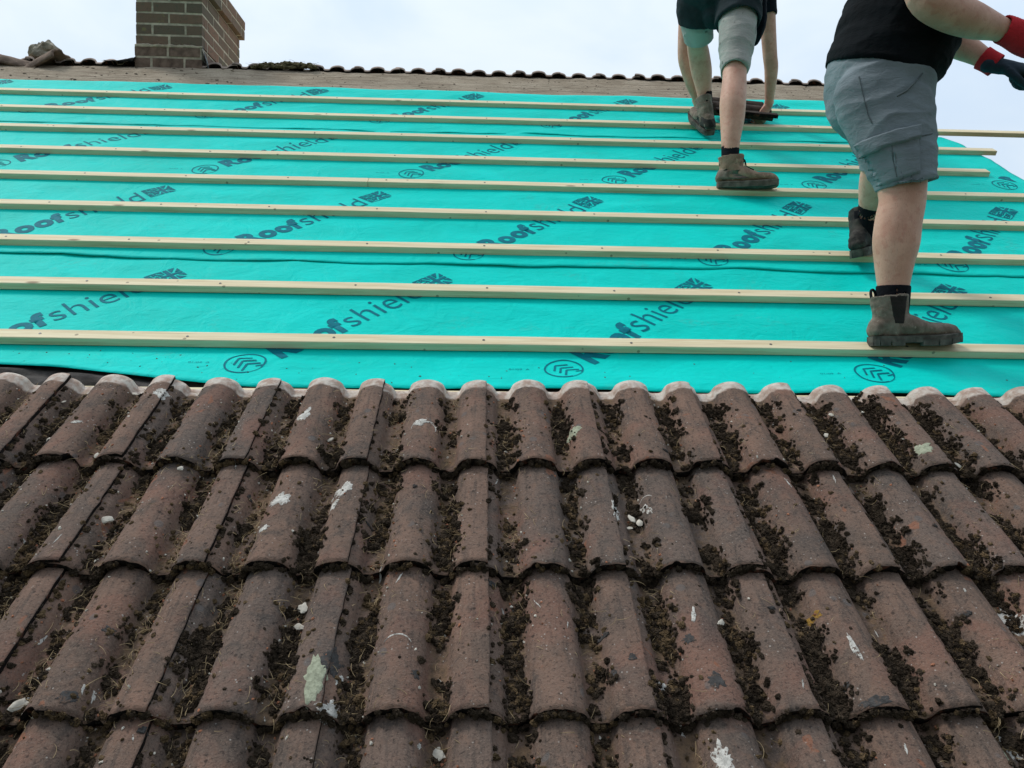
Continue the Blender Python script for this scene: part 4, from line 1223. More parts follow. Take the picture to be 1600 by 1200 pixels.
def boot(parent, heel, toe, up, mats, kind, toe_z=0.0, name='boot', scale=1.0, lean=0.0):
    """heel/toe: world points on the ground under the sole; up: up vector. kind 'chelsea' or 'hiker'."""
    fwd = (toe-heel); L = fwd.length; fwd.normalize(); up = (up-fwd*up.dot(fwd)).normalized(); lat = up.cross(fwd)
    def W(l, w, h): return heel+fwd*((l+(lean*max(0, h-.05)/.1 if l < .5 else 0))*L)+lat*w*scale+up*h*scale
    hw = lambda l: 0.033+0.016*math.sin(math.pi*min(1, max(0, (l-0.15)/0.85)))**0.8 if l < .93 else 0.030
    bm = bmesh.new()
    # foot: cross sections along the boot
    tops = [(0.035, 0.070), (0.10, 0.098), (0.25, 0.108), (0.40, 0.102), (0.52, 0.088), (0.65, 0.077), (0.78, 0.074), (0.90, 0.071), (0.965, 0.058)]
    loft(bm, [(W(l, 0, (0.022+h)/2), (hw(l) if l < .95 else .030)*scale, (h-0.022)/2*scale*1.02) for l, h in tops], lat, 24, 4)
    hs = 0.160 if kind == 'chelsea' else 0.150
    shaft = [(0.23, 0.05, .040, .052), (0.225, 0.09, .041, .055), (0.215, 0.125, .042, .057), (0.205, hs, .044, .060)]
    loft(bm, [(W(l, 0, h), a*scale, b*scale) for l, h, a, b in shaft], lat, 24, 4, 'round', 'lip', 0.006)
    def disp(co, n):
        return 0.0016*fbm(co.x*40, co.y*40, co.z*40, 3)+0.0018*pn(co.x*18, co.y*18, co.z*60)
    o = fuse(name, bm, mats[0], 0.0038, parent, 3, disp)
    # sole with tread blocks
    out = []
    for k in range(36):
        q = 2*math.pi*k/36
        l = 0.5-0.5*math.cos(q) if q <= math.pi else 0.5-0.5*math.cos(q)
        l = 0.5-0.53*math.cos(q); s_ = math.sin(q)
        wmax = 0.041 if l < .3 else 0.041+0.012*sstep(.3, .65, l)
        wloc = wmax*abs(s_)**0.42*(1 if s_ >= 0 else -1)
        if .34 < l < .5: wloc *= 0.93
        out.append((l, wloc))
    bm = bmesh.new()
    def slab(h0, h1, gr0, gr1, nring=1):
        a = [bm.verts.new(W(l, w*gr0, h0+toe_lift(l))) for l, w in out]; b = [bm.verts.new(W(l, w*gr1, h1+toe_lift(l))) for l, w in out]
        n = len(a)
        for k in range(n): bm.faces.new((a[k], a[(k+1) % n], b[(k+1) % n], b[k]))
        bm.faces.new(a); bm.faces.new(b)
    toe_lift = lambda l: 0.012*sstep(.72, 1.05, l)
    if kind == 'chelsea': slab(0.010, 0.030, 1.0, 1.02)
    else: slab(0.0093, 0.0195, 1.01, 1.0); slab(0.0198, 0.0265, 1.04, 1.02)
    if kind == 'chelsea':
        for k in range(len(out)):                  # tread blocks round the rim, narrow gaps between
            (l, w), (l2, w2) = out[k], out[(k+1) % len(out)]
            if .36 < (l+l2)/2 < .47: continue
            a_, b_ = ((.04, 1.0) if k % 2 else (0.0, .86))
            p_, q_ = (l+(l2-l)*a_, w+(w2-w)*a_), (l+(l2-l)*b_, w+(w2-w)*b_)
            c = [(p_[0], p_[1]*1.05), (q_[0], q_[1]*1.05), (q_[0]*.9+.05, q_[1]*.6), (p_[0]*.9+.05, p_[1]*.6)]
            lo = [bm.verts.new(W(a, b, 0.0+toe_lift(a))) for a, b in c]; hi = [bm.verts.new(W(a, b*1.01, 0.0190+toe_lift(a))) for a, b in c]
            for e in range(4): bm.faces.new((lo[e], lo[(e+1) % 4], hi[(e+1) % 4], hi[e]))
            bm.faces.new(lo); bm.faces.new(hi)
    else:
        slab(0.0, 0.0090, 0.97, 1.0)
    bmesh.ops.recalc_face_normals(bm, faces=bm.faces)
    so = obj('sole', bm, mats[1], None, False); keep_world(so, parent); so.parent = o
    so.matrix_parent_inverse = Matrix.Identity(4)
    o.matrix_parent_inverse = o.matrix_parent_inverse
    bv = world_bvh(o)
    if kind == 'chelsea':
        for sg in (-1, 1):
            dv = lat*(-sg)
            def sh(u, v): return (0.5+(u-.5)*(0.42+0.58*v), v)
            cs = [W(0.125, sg*.05, 0.066), W(0.375, sg*.05, 0.066), W(0.375, sg*.05, hs-0.002), W(0.125, sg*.05, hs-0.002)]
            p = drape('elastic_panel', bv, cs, M['elastic'], parent, dv, 0.0012, nu=14, nv=14, shape=sh); p.parent = o; p.matrix_parent_inverse = Matrix.Identity(4)
        for lpos, nm in ((0.025, 'r'), (0.40, 'f')):
            b0 = W(lpos, 0, hs-.020); tpt = W(lpos+(-.02 if lpos < .2 else .02), 0, hs+.016)
            bm = bmesh.new()
            pts = [W(lpos+(-.004 if lpos < .2 else .004), 0, hs-.03), W(lpos+(-.035 if lpos < .2 else .035), 0, hs+.004), W(lpos+(-.02 if lpos < .2 else .02), 0, hs+.020), W(lpos+(.02 if lpos < .2 else -.02), 0, hs+.006), W(lpos+(.02 if lpos < .2 else -.02), 0, hs-.02)]
            loft(bm, [(p, .009, .0022) for p in pts], lat, 10, 5)
            bmesh.ops.recalc_face_normals(bm, faces=bm.faces)
            p = obj('pull_tab', bm, M['sock'] if lpos < .2 else M['tab']); p.parent = o
    else:
        for k in range(4):
            l0 = 0.40+0.045*k; hh = 0.140-0.021*k
            for sg in (-1, 1):
                bm = bmesh.new()
                a, b = W(l0-.01, -0.02*sg, hh), W(l0+.03, 0.02*sg, hh-.010)
                a2 = bv.find_nearest(a); b2 = bv.find_nearest(b); m2 = bv.find_nearest((a+b)/2+up*.02)
                loft(bm, [(a2[0]+a2[1]*.003, .0022, .0022), (m2[0]+m2[1]*.004, .0022, .0022), (b2[0]+b2[1]*.003, .0022, .0022)], fwd, 6, 4)
                bmesh.ops.recalc_face_normals(bm, faces=bm.faces)
                p = obj('lace', bm, M['sock']); p.parent = o
        # collar and heel patch
        for (cs, nm) in (([W(0.0, -.05, .03), W(0.0, .05, .03), W(0.0, .05, .085), W(0.0, -.05, .085)], 'heel_patch'),):
            p = drape(nm, bv, cs, mats[2], parent, fwd, 0.0015, nu=14, nv=12); p.parent = o; p.matrix_parent_inverse = Matrix.Identity(4)
    return o, W
def hand(bm, wrist, palm_dir, back_dir, curl, size=1.0, thumb_side=1, spread=0.1, rad=0.0088):
    """solid hand: palm + four fingers of different length curling away from back_dir + thumb from the side of the palm"""
    f = palm_dir.normalized(); b = (back_dir-f*back_dir.dot(f)).normalized(); s = f.cross(b)*thumb_side
    pl = 0.095*size
    loft(bm, [(wrist-f*.02, .027*size, .022*size), (wrist+f*.015, .030*size, .021*size), (wrist+f*pl*.6, .043*size, .018*size), (wrist+f*pl, .041*size, .014*size)], s, 20, 4)
    lens = (0.074, 0.082, 0.076, 0.060)
    for k in range(4):
        base = wrist+f*(pl*(0.97-0.03*abs(k-1)))+s*((0.030-0.020*k)*size)
        p = base-f*0.02; pts = [(p, rad*size*1.05, rad*size*1.05)]; a = 0.0
        d = (f+s*(spread*(1.5-k)*.5)).normalized()
        p = base
        for j, (fr, cu) in enumerate(((0.45, curl[0]), (0.31, curl[1]), (0.24, curl[2]))):
            a += cu*(1+0.08*k)
            dd = d*math.cos(a)-b*math.sin(a)
            pts.append((p, rad*size*(1.02-.09*j), rad*size*(1.02-.09*j))); p = p+dd*(lens[k]*fr*size)
        pts.append((p, rad*size*.78, rad*size*.78))
        loft(bm, pts, s, 12, 4)
    tb = wrist+f*0.025*size+s*0.026*size
    d1 = (f*.62+s*.62-b*.35).normalized(); d2 = (f*.9+s*.10-b*.45).normalized()
    loft(bm, [(tb-d1*.01, .013*size, .013*size), (tb+d1*.034*size, .0115*size, .0115*size), (tb+d1*.034*size+d2*.030*size, .0102*size, .0102*size), (tb+d1*.034*size+d2*.055*size, .008*size, .008*size)], f, 12, 4)
def head(bm, c, face, up, neck0):
    face = face.normalized(); up = (up-face*up.dot(face)).normalized(); lat = face.cross(up)
    loft(bm, [(neck0, .062, .06), (neck0*.5+(c-up*.09)*.5, .055, .056), (c-up*.06-face*.01, .052, .055)], lat, 20, 4)
    loft(bm, [(c-up*.115+face*.035, .034, .03), (c-up*.085+face*.022, .055, .06), (c-up*.03+face*.004, .070, .086), (c+up*.03-face*.004, .076, .096), (c+up*.08-face*.01, .066, .082), (c+up*.112-face*.014, .035, .045)], lat, 24, 4)
    loft(bm, [(c+up*.012+face*.086, .008, .008), (c-up*.022+face*.108, .014, .014), (c-up*.034+face*.092, .017, .012)], lat, 12, 4)
    for sg in (-1, 1):
        loft(bm, [(c+lat*sg*.074+up*.02, .006, .012), (c+lat*sg*.083-up*.005-face*.006, .007, .018), (c+lat*sg*.076-up*.035, .006, .010)], lat, 10, 3)
        loft(bm, [(c+lat*sg*.048+up*.020+face*.078, .012, .008), (c+lat*sg*.022+up*.024+face*.09, .012, .008)], up, 10, 3)
        loft(bm, [(c+lat*sg*.018-up*.062+face*.083, .007, .008), (c-up*.064+face*.088, .009, .010)], up, 8, 3)

def fold(s1, amp):
    def f(co, n):
        q = co-CAM
        u = q.dot(CAMR); v = -q.dot(CAMD)
        r1 = (1-min(1, abs(pn(u*3-v*9+s1*3, v*7+u*5, q.dot(CAMF)*3))*2.4))**2.2
        r2 = (1-min(1, abs(pn(u*4+v*12+s1*5, v*5-u*5, q.dot(CAMF)*3+7))*2.4))**2.2
        return amp*(0.55*fbm(u*5+v*6+s1, v*11-u*5, q.dot(CAMF)*4, 2)+0.75*r1+0.55*r2-0.4)
    return f

# ---------------------------------------------------------------- man in grey shorts (front right)
def man_front():
    AX = CAMF                                       # lateral axis of this side-on figure
    bm = bmesh.new()
    k = 1/1200
    def P(px, py, z, hx, lat): return (at(px, py, z), lat, hx*z*k)
    # right leg (nearer), left leg
    loft(bm, [P(1395, 490, 2.45, 17, .036), P(1396, 448, 2.45, 23.5, .044), P(1397, 415, 2.45, 29, .052), P(1400, 380, 2.45, 35, .061), P(1404, 345, 2.45, 35, .061), P(1410, 308, 2.45, 35, .062), P(1404, 250, 2.47, 42, .080), P(1388, 180, 2.50, 50, .092), P(1376, 130, 2.52, 55, .095)], AX, 28)
    loft(bm, [P(1351, 370, 2.96, 12, .036), P(1357, 335, 2.93, 14, .040), P(1364, 305, 2.88, 21, .055), P(1370, 278, 2.83, 25, .060), P(1376, 250, 2.78, 26, .06), P(1380, 190, 2.74, 38, .080), P(1378, 130, 2.70, 50, .092)], AX, 28)
    # trunk
    loft(bm, [P(1374, 165, 2.61, 55, .15), P(1374, 120, 2.61, 66, .17), P(1396, 60, 2.60, 78, .175), P(1410, 0, 2.60, 72, .175), P(1424, -60, 2.60, 66, .180), P(1438, -115, 2.60, 52, .175), P(1450, -150, 2.60, 30, .10)], AX, 32)
    # arms
    loft(bm, [P(1430, -110, 2.42, 28, .058), P(1436, -60, 2.36, 28, .053), P(1446, -8, 2.32, 30, .048), P(1478, 15, 2.34, 31, .053), P(1520, 32, 2.38, 27, .050), P(1555, 43, 2.41, 20, .036), P(1572, 50, 2.42, 17, .030)], AX, 26)
    loft(bm, [P(1438, -110, 2.78, 26, .058), P(1448, -40, 2.82, 25, .050), P(1462, 42, 2.82, 24, .046), P(1492, 66, 2.79, 22, .048), P(1525, 84, 2.76, 17, .036), P(1548, 98, 2.74, 13, .028)], AX, 26)
    hc = at(1500, -212, 2.60)
    head(bm, hc, CAMR*0.85+CAMD*0.5, -CAMD*0.85+CAMR*.5, at(1455, -150, 2.60))
    body = fuse('person', bm, M['skin'], 0.0058, None, 4)
    tag(body, 'man side-on at the right in black T-shirt, grey cargo shorts and red-cuffed gloves', 'person', 'roofers on the roof')
    # hair
    bm = bmesh.new(); up_ = (-CAMD*0.85+CAMR*.5).normalized(); fc_ = (CAMR*0.85+CAMD*0.5).normalized()
    loft(bm, [(hc+up_*.015-fc_*.035, .078, .075), (hc+up_*.055-fc_*.02, .080, .094), (hc+up_*.10-fc_*.018, .062, .075), (hc+up_*.122-fc_*.018, .03, .04)], CAMF, 20, 4)
    fuse('hair', bm, M['hair'], 0.006, body, 2, lambda c, n: .004*fbm(c.x*60, c.y*60, c.z*60, 2))
    # shorts
    bm = bmesh.new()
    loft(bm, [P(1371, 98, 2.605, 74, .186), P(1371, 118, 2.605, 76, .190), P(1373, 145, 2.605, 76, .194), P(1380, 175, 2.605, 71, .185), P(1384, 198, 2.605, 56, .150)], AX, 36)
    loft(bm, [P(1374, 135, 2.51, 72, .100), P(1384, 172, 2.50, 72, .106), P(1396, 212, 2.48, 65, .104), P(1406, 250, 2.465, 54.5, .098), P(1414, 280, 2.455, 46.5, .093), (at(1416, 291, 2.455), .093, 45.5*2.455*k)], AX, 36, 5, 'round', 'lip', .011)
    loft(bm, [P(1374, 135, 2.70, 68, .100), P(1382, 172, 2.71, 62, .104), P(1385, 212, 2.74, 50, .098), P(1383, 245, 2.78, 40, .090), P(1380, 268, 2.80, 36, .086)], AX, 32, 5, 'round', 'lip', .011)
    sh = fuse('shorts', bm, M['shorts_grey'], 0.0055, body, 4, fold(1.0, 0.0060))
    bv = world_bvh(sh)
    C = lambda *pts: [at(px, py, 2.3) for px, py in pts]
    d = CAMF+CAMR*0.0
    def sub(name, pts, off, nu=26, nv=18, mat=None):
        q = drape(name, bv, C(*pts), mat or M['shorts_grey'], body, CAMF, off, nu=nu, nv=nv); q.parent = sh; q.matrix_parent_inverse = Matrix.Identity(4); return q
    sub('cargo_pocket', ((1380, 213), (1456, 198), (1456, 262), (1392, 280)), 0.0075)
    sub('pocket_flap', ((1374, 198), (1460, 180), (1458, 207), (1386, 223)), 0.0185, 28, 10)
    sub('hem_band', ((1370, 289), (1462, 268), (1462, 279), (1372, 300)), 0.0045, 26, 6)
    # slanted front pocket mouth and side seam as piping
    def seam(pts, r=.0011, off=.0006):
        pp = []; dense = []
        for (ax, ay), (bx, by) in zip(pts, pts[1:]):
            m_ = max(2, int(math.hypot(bx-ax, by-ay)/3)); dense += [(ax+(bx-ax)*i/m_, ay+(by-ay)*i/m_) for i in range(m_)]
        for px, py in dense+[pts[-1]]:
            o_ = at(px, py, 2.2); h = bv.ray_cast(o_, (o_-CAM).normalized())
            if h[0] is not None: pp.append(h[0]+h[1]*off)
        if len(pp) > 2:
            q = tube('seam', pp, r, M['seam'], body, CAMF); q.parent = sh; q.matrix_parent_inverse = Matrix.Identity(4)
    seam([(1441, 115), (1430, 128), (1416, 142), (1402, 150)], .0026, .0018)
    seam([(1342, 120), (1346, 140), (1351, 160), (1356, 180), (1362, 192)])
    seam([(1387, 224), (1420, 217), (1456, 209)], .0022, .0008)
    seam([(1393, 228), (1396, 250), (1402, 276)], .0012, .0070)
    seam([(1420, 216), (1422, 232), (1423, 250), (1424, 268), (1424, 288)])
    # T-shirt
    bm = bmesh.new()
    loft(bm, [(at(1371, 117, 2.605), .198, 79*2.605*k), P(1376, 104, 2.60, 82, .200), P(1389, 82, 2.60, 88, .204), P(1400, 55, 2.60, 89.5, .206), P(1409, 20, 2.60, 86, .204), P(1416, -15, 2.60, 80, .202), P(1428, -70, 2.60, 73, .204), P(1440, -118, 2.60, 58, .190), P(1452, -150, 2.60, 34, .11)], AX, 36, 5, 'lip', 'round', .010)
    loft(bm, [P(1426, 96, 2.60, 50, .16), P(1440, 66, 2.60, 49, .165), P(1448, 30, 2.60, 44, .165)], AX, 30)   # belly
    loft(bm, [P(1434, -115, 2.44, 36, .072), P(1436, -75, 2.38, 37, .068), P(1438, -38, 2.345, 38, .066)], AX, 28, 5, 'round', 'lip', .008)
    loft(bm, [P(1442, -115, 2.76, 34, .072), P(1448, -60, 2.81, 34, .066), P(1452, -20, 2.82, 33, .064)], AX, 28, 5, 'round', 'lip', .008)
    fuse('shirt', bm, M['shirt'], 0.0058, body, 4, fold(5.0, 0.0055))
    # socks and boots
    for pts in ([P(1395, 500, 2.45, 22, .044), P(1395, 470, 2.45, 25, .047), (at(1396, 447, 2.45), .049, 25.5*2.45*k)],
                [P(1350, 375, 2.96, 14, .038), P(1355, 345, 2.94, 15.5, .041), (at(1360, 320, 2.905), .045, 17*2.9*k)]):
        bm = bmesh.new(); loft(bm, pts, AX, 26, 5, 'round', 'lip', .004); fuse('sock', bm, M['sock'], 0.0035, body, 2)
    up = Vector((0, 0, 1))
    hl, tl = at(1362, 541, 2.425), at(1494, 541, 2.43)
    b1, _ = boot(body, hl, tl, -CAMD, (M['boot_brown'], M['sole'], M['boot_dark']), 'chelsea')
    b2, _ = boot(body, at(1341, 402, 2.90), at(1372, 391, 3.14), -CAMD+CAMF*.15, (M['boot_dark'], M['sole'], M['boot_dark']), 'chelsea', lean=0.22)
    b1['label'] = 'dusty brown ankle boot'; b2['label'] = 'dark ankle boot set on a higher batten'
    # gloves
    bm = bmesh.new()
    hand(bm, at(1552, 102, 2.735), CAMR*.97+CAMD*.20-CAMF*.1, -CAMF*.55-CAMD*.8+CAMR*.1, (1.25, 1.6, .9), 1.28, 1, .05, .0120)
    g1 = fuse('glove', bm, M['glove'], 0.0042, body, 2, lambda c, n: .0012*pn(c.x*70, c.y*70, c.z*70))
    bm = bmesh.new()
    loft(bm, [(at(1534, 90, 2.755), .042, .041), (at(1545, 96, 2.745), .040, .039), (at(1557, 103, 2.735), .041, .040)], AX, 24, 5, 'lip', 'lip', .006)
    c1 = fuse('cuff', bm, M['red_knit'], 0.0035, body, 2); c1.parent = g1; c1.matrix_parent_inverse = Matrix.Identity(4)
    bm = bmesh.new()
    hand(bm, at(1594, 62, 2.43), CAMR*.80+CAMD*.50+CAMF*.1, -CAMF*.8-CAMD*.5, (0.55, 0.9, 0.7), 1.12, -1, .05, .0105)
    g2 = fuse('glove', bm, M['olive'], 0.0042, body, 2, lambda c, n: .0012*pn(c.x*70, c.y*70, c.z*70))
    bm = bmesh.new()
    loft(bm, [(at(1565, 45, 2.415), .041, .043), (at(1580, 51, 2.42), .042, .045), (at(1600, 62, 2.43), .047, .047), (at(1618, 72, 2.435), .05, .040)], AX, 24, 5, 'lip', 'lip', .006)
    c2 = fuse('cuff', bm, M['red_knit'], 0.0035, body, 2, lambda c, n: .0008*math.sin(c.dot(CAMR)*700)); c2.parent = g2; c2.matrix_parent_inverse = Matrix.Identity(4)
    return body

# ---------------------------------------------------------------- bending man (further up)
def man_back():
    AX = CAMR; k = 1/1200
    def P(px, py, z, hx, dep): return (at(px, py, z), hx*z*k, dep)
    bm = bmesh.new()
    loft(bm, [P(1141, 268, 3.56, 11, .036), P(1141, 240, 3.56, 13, .040), P(1142, 215, 3.57, 15, .045), P(1144, 188, 3.59, 18.5, .056), P(1145, 160, 3.61, 20, .062), P(1147, 135, 3.64, 19, .058), P(1148, 114, 3.67, 18.5, .060), P(1151, 80, 3.72, 22, .07), P(1155, 30, 3.80, 27, .085), P(1156, -20, 3.88, 30, .095)], AX, 26)
    loft(bm, [P(1102, 172, 4.28, 9, .034), P(1101, 152, 4.27, 10.5, .037), P(1099, 132, 4.26, 13, .046), P(1096, 110, 4.24, 16, .056), P(1092, 86, 4.20, 16.5, .056), P(1089, 64, 4.14, 16, .058), P(1092, 25, 4.03, 21, .075), P(1098, -20, 3.93, 27, .09)], AX, 26)
    loft(bm, [P(1126, -14, 3.93, 40, .09), P(1128, -34, 3.96, 50, .11), P(1132, -62, 4.15, 50, .11), P(1135, -75, 4.32, 54, .105), P(1136, -72, 4.46, 40, .07)], AX, 30)
    loft(bm, [P(1186, -50, 4.36, 17, .058), P(1196, -15, 4.37, 14, .05), P(1200, 40, 4.38, 12, .043), P(1203, 85, 4.40, 11, .040), P(1205, 105, 4.42, 10.5, .040), P(1204, 130, 4.45, 9, .034), P(1202, 155, 4.49, 7, .024), P(1200, 166, 4.51, 7, .022)], AX, 22)
    loft(bm, [P(1088, -50, 4.36, 17, .058), P(1077, -15, 4.37, 14, .05), P(1072, 40, 4.38, 12, .043), P(1070, 85, 4.40, 11, .040), P(1073, 105, 4.42, 10.5, .040), P(1080, 130, 4.45, 9, .034), P(1088, 152, 4.49, 7, .024), P(1091, 163, 4.51, 7, .022)], AX, 22)
    head(bm, at(1138, -42, 4.66), (CAMF*.45+CAMD*.9), (CAMF*.9-CAMD*.45), at(1137, -66, 4.48))
    # bare hands gripping the ends of the tile
    hand(bm, at(1201, 163, 4.51), CAMD*.85-CAMR*.38+CAMF*.15, CAMR*.6-CAMF*.7, (0.45, .7, .5), 1.0, -1, .06)
    hand(bm, at(1090, 160, 4.51), CAMD*.85+CAMR*.45+CAMF*.15, -CAMR*.6-CAMF*.7, (0.45, .7, .5), 1.0, 1, .06)
    body = fuse('person', bm, M['skin'], 0.0052, None, 3)
    tag(body, 'man bending over a tile near the ridge, seen from behind in dark-seated shorts', 'person', 'roofers on the roof')
    bm = bmesh.new(); hc = at(1138, -42, 4.66); up_ = (CAMF*.9-CAMD*.45).normalized(); fc_ = (CAMF*.45+CAMD*.9).normalized()
    loft(bm, [(hc+up_*.015-fc_*.035, .078, .075), (hc+up_*.055-fc_*.02, .080, .094), (hc+up_*.10-fc_*.018, .062, .075), (hc+up_*.122-fc_*.018, .03, .04)], CAMR, 20, 4)
    fuse('hair', bm, M['hair'], 0.006, body, 2)
    # shorts: pale lower legs
    bm = bmesh.new()
    loft(bm, [P(1152, 25, 3.79, 29, .096), P(1152, 40, 3.77, 29.5, .098), P(1151, 65, 3.73, 27.5, .09), P(1149, 92, 3.70, 23, .082), (at(1147, 112, 3.67), 20.5*3.67*k, .078)], AX, 30, 5, 'round', 'lip', .009)
    loft(bm, [P(1091, 12, 4.01, 26, .104), P(1090, 24, 4.03, 27, .110), P(1090, 44, 4.075, 24.5, .108), (at(1092, 64, 4.12), 21.5*4.12*k, .098)], AX, 30, 5, 'round', 'lip', .009)
    sh = fuse('shorts', bm, M['shorts_light'], 0.0052, body, 4, fold(2.0, 0.0055))
    # dark seat and hanging tool pockets over the thighs
    bm = bmesh.new()
    loft(bm, [P(1156, -30, 3.83, 36, .122), P(1154, 5, 3.80, 36, .120), (at(1153, 36, 3.765), 34*3.77*k, .114)], AX, 30, 5, 'round', 'lip', .010)
    loft(bm, [P(1094, -30, 3.95, 34, .125), P(1091, 0, 3.98, 33, .130), P(1090, 20, 4.01, 31, .128), (at(1089, 36, 4.04), 28*4.05*k, .124)], AX, 30, 5, 'round', 'lip', .010)
    loft(bm, [P(1121, 22, 3.89, 24, .09), P(1123, 8, 3.89, 50, .13), P(1124, -8, 3.91, 62, .155), P(1126, -32, 3.95, 62, .155), P(1127, -60, 4.02, 60, .14)], AX, 30)
    st = fuse('seat_panel', bm, M['shorts_dark'], 0.0052, body, 4, fold(8.0, 0.0060)); st.parent = sh; st.matrix_parent_inverse = Matrix.Identity(4)
    bv = world_bvh(st)
    q = drape('logo_patch', bv, [at(a, b, 3.5) for a, b in ((1155, 12), (1164, 12), (1164, 21), (1155, 21))], M['orange'], body, CAMF, .003, nu=6, nv=6); q.parent = sh; q.matrix_parent_inverse = Matrix.Identity(4)
    bm = bmesh.new()
    loft(bm, [P(1186, -20, 3.96, 8, .07), P(1187, 15, 3.95, 9, .075), P(1186, 45, 3.94, 8.5, .07), P(1183, 62, 3.93, 5, .05)], AX, 20)
    q = fuse('tool_pouch', bm, M['navy'], 0.0052, body, 3, fold(4.0, .004)); q.parent = sh; q.matrix_parent_inverse = Matrix.Identity(4)
    # shirt
    bm = bmesh.new()
    loft(bm, [(at(1127, -34, 3.94), 62*3.94*k, .150), P(1130, -62, 4.10, 60, .14), P(1134, -78, 4.28, 62, .135), P(1136, -78, 4.44, 46, .09)], AX, 32, 5, 'lip', 'round', .01)
    loft(bm, [P(1182, -55, 4.36, 22, .074), P(1195, -15, 4.37, 17, .066), (at(1200, 25, 4.375), 13.5*4.375*k, .054)], AX, 24, 5, 'round', 'lip', .007)
    loft(bm, [P(1092, -55, 4.36, 22, .074), P(1078, -15, 4.37, 17, .066), (at(1073, 22, 4.375), 13.5*4.375*k, .054)], AX, 24, 5, 'round', 'lip', .007)
    fuse('shirt', bm, M['navy'], 0.0055, body, 4, fold(3.0, .005))
    for pts in ([P(1141, 270, 3.56, 12.5, .040), P(1141, 250, 3.56, 13.5, .042), (at(1141, 229, 3.565), 13.8*3.56*k, .043)],
                [P(1103, 178, 4.28, 10, .036), P(1102, 160, 4.275, 11, .039), (at(1101, 144, 4.267), 11.4*4.27*k, .040)]):
        bm = bmesh.new(); loft(bm, pts, AX, 24, 5, 'round', 'lip', .004); fuse('sock', bm, M['sock'], 0.0035, body, 2)
    b1, _ = boot(body, at(1122, 295, 3.56), at(1213, 295, 3.53), -CAMD, (M['boot_tan'], M['sole_mid'], M['boot_brown']), 'hiker')
    b2, _ = boot(body, at(1109, 211, 4.22), at(1084, 183, 4.46), -CAMD*.9+CAMF*.45-CAMR*.12, (M['boot_brown'], M['sole'], M['boot_dark']), 'hiker', lean=0.34)
    b1['label'] = 'tan suede work boot turned sideways'; b2['label'] = 'brown work boot seen from the heel'
    return body
man_front(); man_back()

# tile he is setting down, rolls lying across the slope
me = make_tile_mesh(4242, False); me.materials.append(simple('dark_tile', (0.062, 0.048, 0.040), 0.9, 0.15, 0.4, 25, 0.6, 120)); me.materials.append(M['edge'])
o = bpy.data.objects.new('roof_tile', me); COL.objects.link(o)
xt, tt = rinv(1113, 186, 0.02)
o.matrix_world = RM @ Matrix.Translation((xt+0.012, 4.485, 0.002)) @ Matrix.Rotation(R(-90), 4, 'Z')
tag(o, 'dark double-roll tile the bending man is setting down on the top battens', 'roof tile')

# ------------------------------------------------------------------ light, sky, camera
SUN_EL, SUN_AZ = R(52), R(-62)
world = bpy.data.worlds.new('World'); scene.world = world; world.use_nodes = True
wt = world.node_tree; wn, wl = wt.nodes, wt.links
bg = wn['Background']; bg.inputs['Strength'].default_value = 0.100
sky = wn.new('ShaderNodeTexSky'); sky.sky_type = 'NISHITA'; sky.sun_disc = False; sky.sun_elevation = SUN_EL; sky.sun_rotation = SUN_AZ
sky.air_density = 1.2; sky.dust_density = 3.0
tc = wn.new('ShaderNodeTexCoord'); mp = wn.new('ShaderNodeMapping'); mp.inputs['Scale'].default_value = (1, 1, 2.2); wl.new(tc.outputs['Generated'], mp.inputs['Vector'])
nz = wn.new('ShaderNodeTexNoise'); nz.inputs['Scale'].default_value = 2.6; nz.inputs['Detail'].default_value = 5; nz.inputs['Roughness'].default_value = 0.52; nz.inputs['Distortion'].default_value = 0.4
wl.new(mp.outputs['Vector'], nz.inputs['Vector'])
mr = wn.new('ShaderNodeMapRange'); mr.interpolation_type = 'SMOOTHSTEP'; wl.new(nz.outputs['Fac'], mr.inputs[0])
mr.inputs[1].default_value = 0.34; mr.inputs[2].default_value = 0.64
cl = wn.new('ShaderNodeMix'); cl.data_type = 'RGBA'; wl.new(mr.outputs[0], cl.inputs[0])
cl.inputs[6].default_value = (5.6, 6.7, 8.0, 1); cl.inputs[7].default_value = (6.9, 7.65, 8.25, 1)
mx = wn.new('ShaderNodeMix'); mx.data_type = 'RGBA'; mx.inputs[0].default_value = 0.90
wl.new(sky.outputs[0], mx.inputs[6]); wl.new(cl.outputs[2], mx.inputs[7])
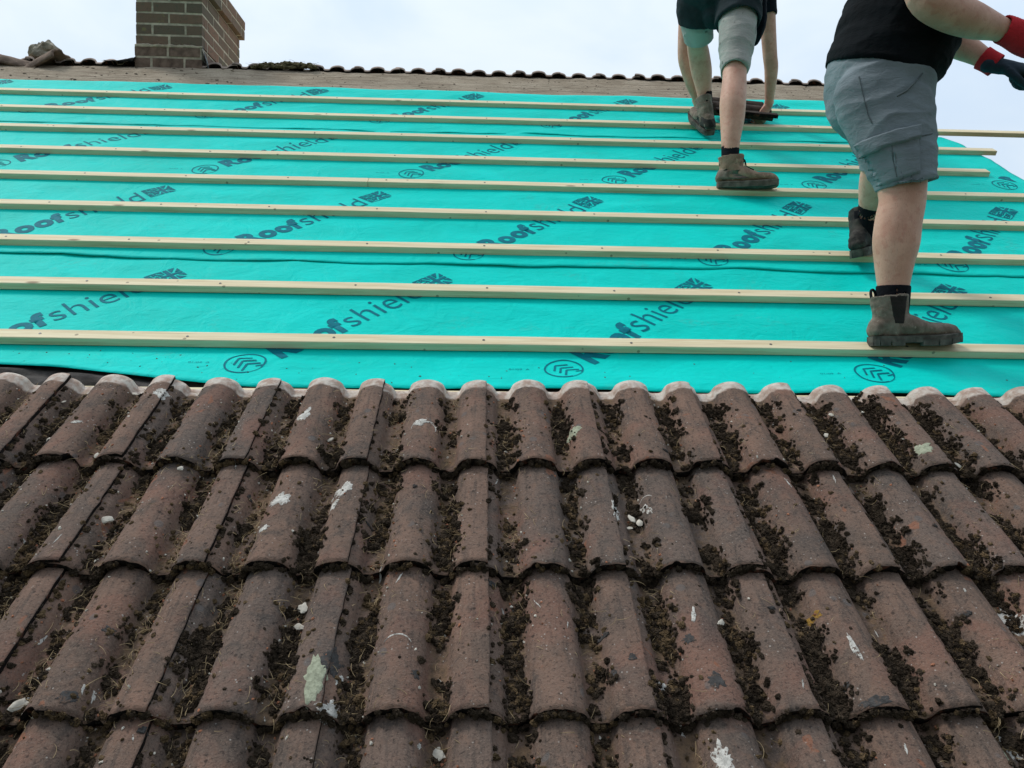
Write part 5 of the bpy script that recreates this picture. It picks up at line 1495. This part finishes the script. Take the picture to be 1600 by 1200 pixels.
# overcast sky: brighter towards the zenith, an added, unseen dimming behind the viewer to darken surfaces facing back
sp = wn.new('ShaderNodeSeparateXYZ'); wl.new(tc.outputs['Generated'], sp.inputs[0])
zr = wn.new('ShaderNodeMapRange'); wl.new(sp.outputs['Z'], zr.inputs[0]); zr.inputs[1].default_value = 0.25; zr.inputs[2].default_value = 1.0; zr.inputs[3].default_value = 1.0; zr.inputs[4].default_value = 1.35
yr = wn.new('ShaderNodeMapRange'); yr.interpolation_type = 'SMOOTHSTEP'; wl.new(sp.outputs['Y'], yr.inputs[0]); yr.inputs[1].default_value = -0.75; yr.inputs[2].default_value = 0.15; yr.inputs[3].default_value = 0.42; yr.inputs[4].default_value = 1.0
mm = wn.new('ShaderNodeMath'); mm.operation = 'MULTIPLY'; wl.new(zr.outputs[0], mm.inputs[0]); wl.new(yr.outputs[0], mm.inputs[1])
gm = wn.new('ShaderNodeMix'); gm.data_type = 'RGBA'; gm.blend_type = 'MULTIPLY'; gm.inputs[0].default_value = 1.0
wl.new(mx.outputs[2], gm.inputs[6]); wl.new(mm.outputs[0], gm.inputs[7]); wl.new(gm.outputs[2], bg.inputs['Color'])
sl = bpy.data.lights.new('sun', 'SUN'); sl.energy = 1.5; sl.angle = R(12); sl.color = (1.0, 0.96, 0.90)
so = bpy.data.objects.new('sun', sl); COL.objects.link(so)
sd = Vector((math.sin(SUN_AZ)*math.cos(SUN_EL), math.cos(SUN_AZ)*math.cos(SUN_EL), math.sin(SUN_EL)))
so.rotation_euler = sd.to_track_quat('Z', 'Y').to_euler(); so.location = (0, 0, 30)

cam = bpy.data.cameras.new('camera'); co = bpy.data.objects.new('camera', cam); COL.objects.link(co)
cam.sensor_width = 36; cam.lens = 36*F/1600; cam.clip_start = 0.05; cam.clip_end = 2000
Mb = Matrix((CAMR, -CAMD, -CAMF)).transposed().to_4x4(); co.matrix_world = Matrix.Translation(CAM) @ Mb
scene.camera = co
scene.view_settings.view_transform = 'Standard'; scene.view_settings.look = 'None'; scene.view_settings.gamma = 1
scene.view_settings.exposure = 0.33
scene.cycles.max_bounces = 6
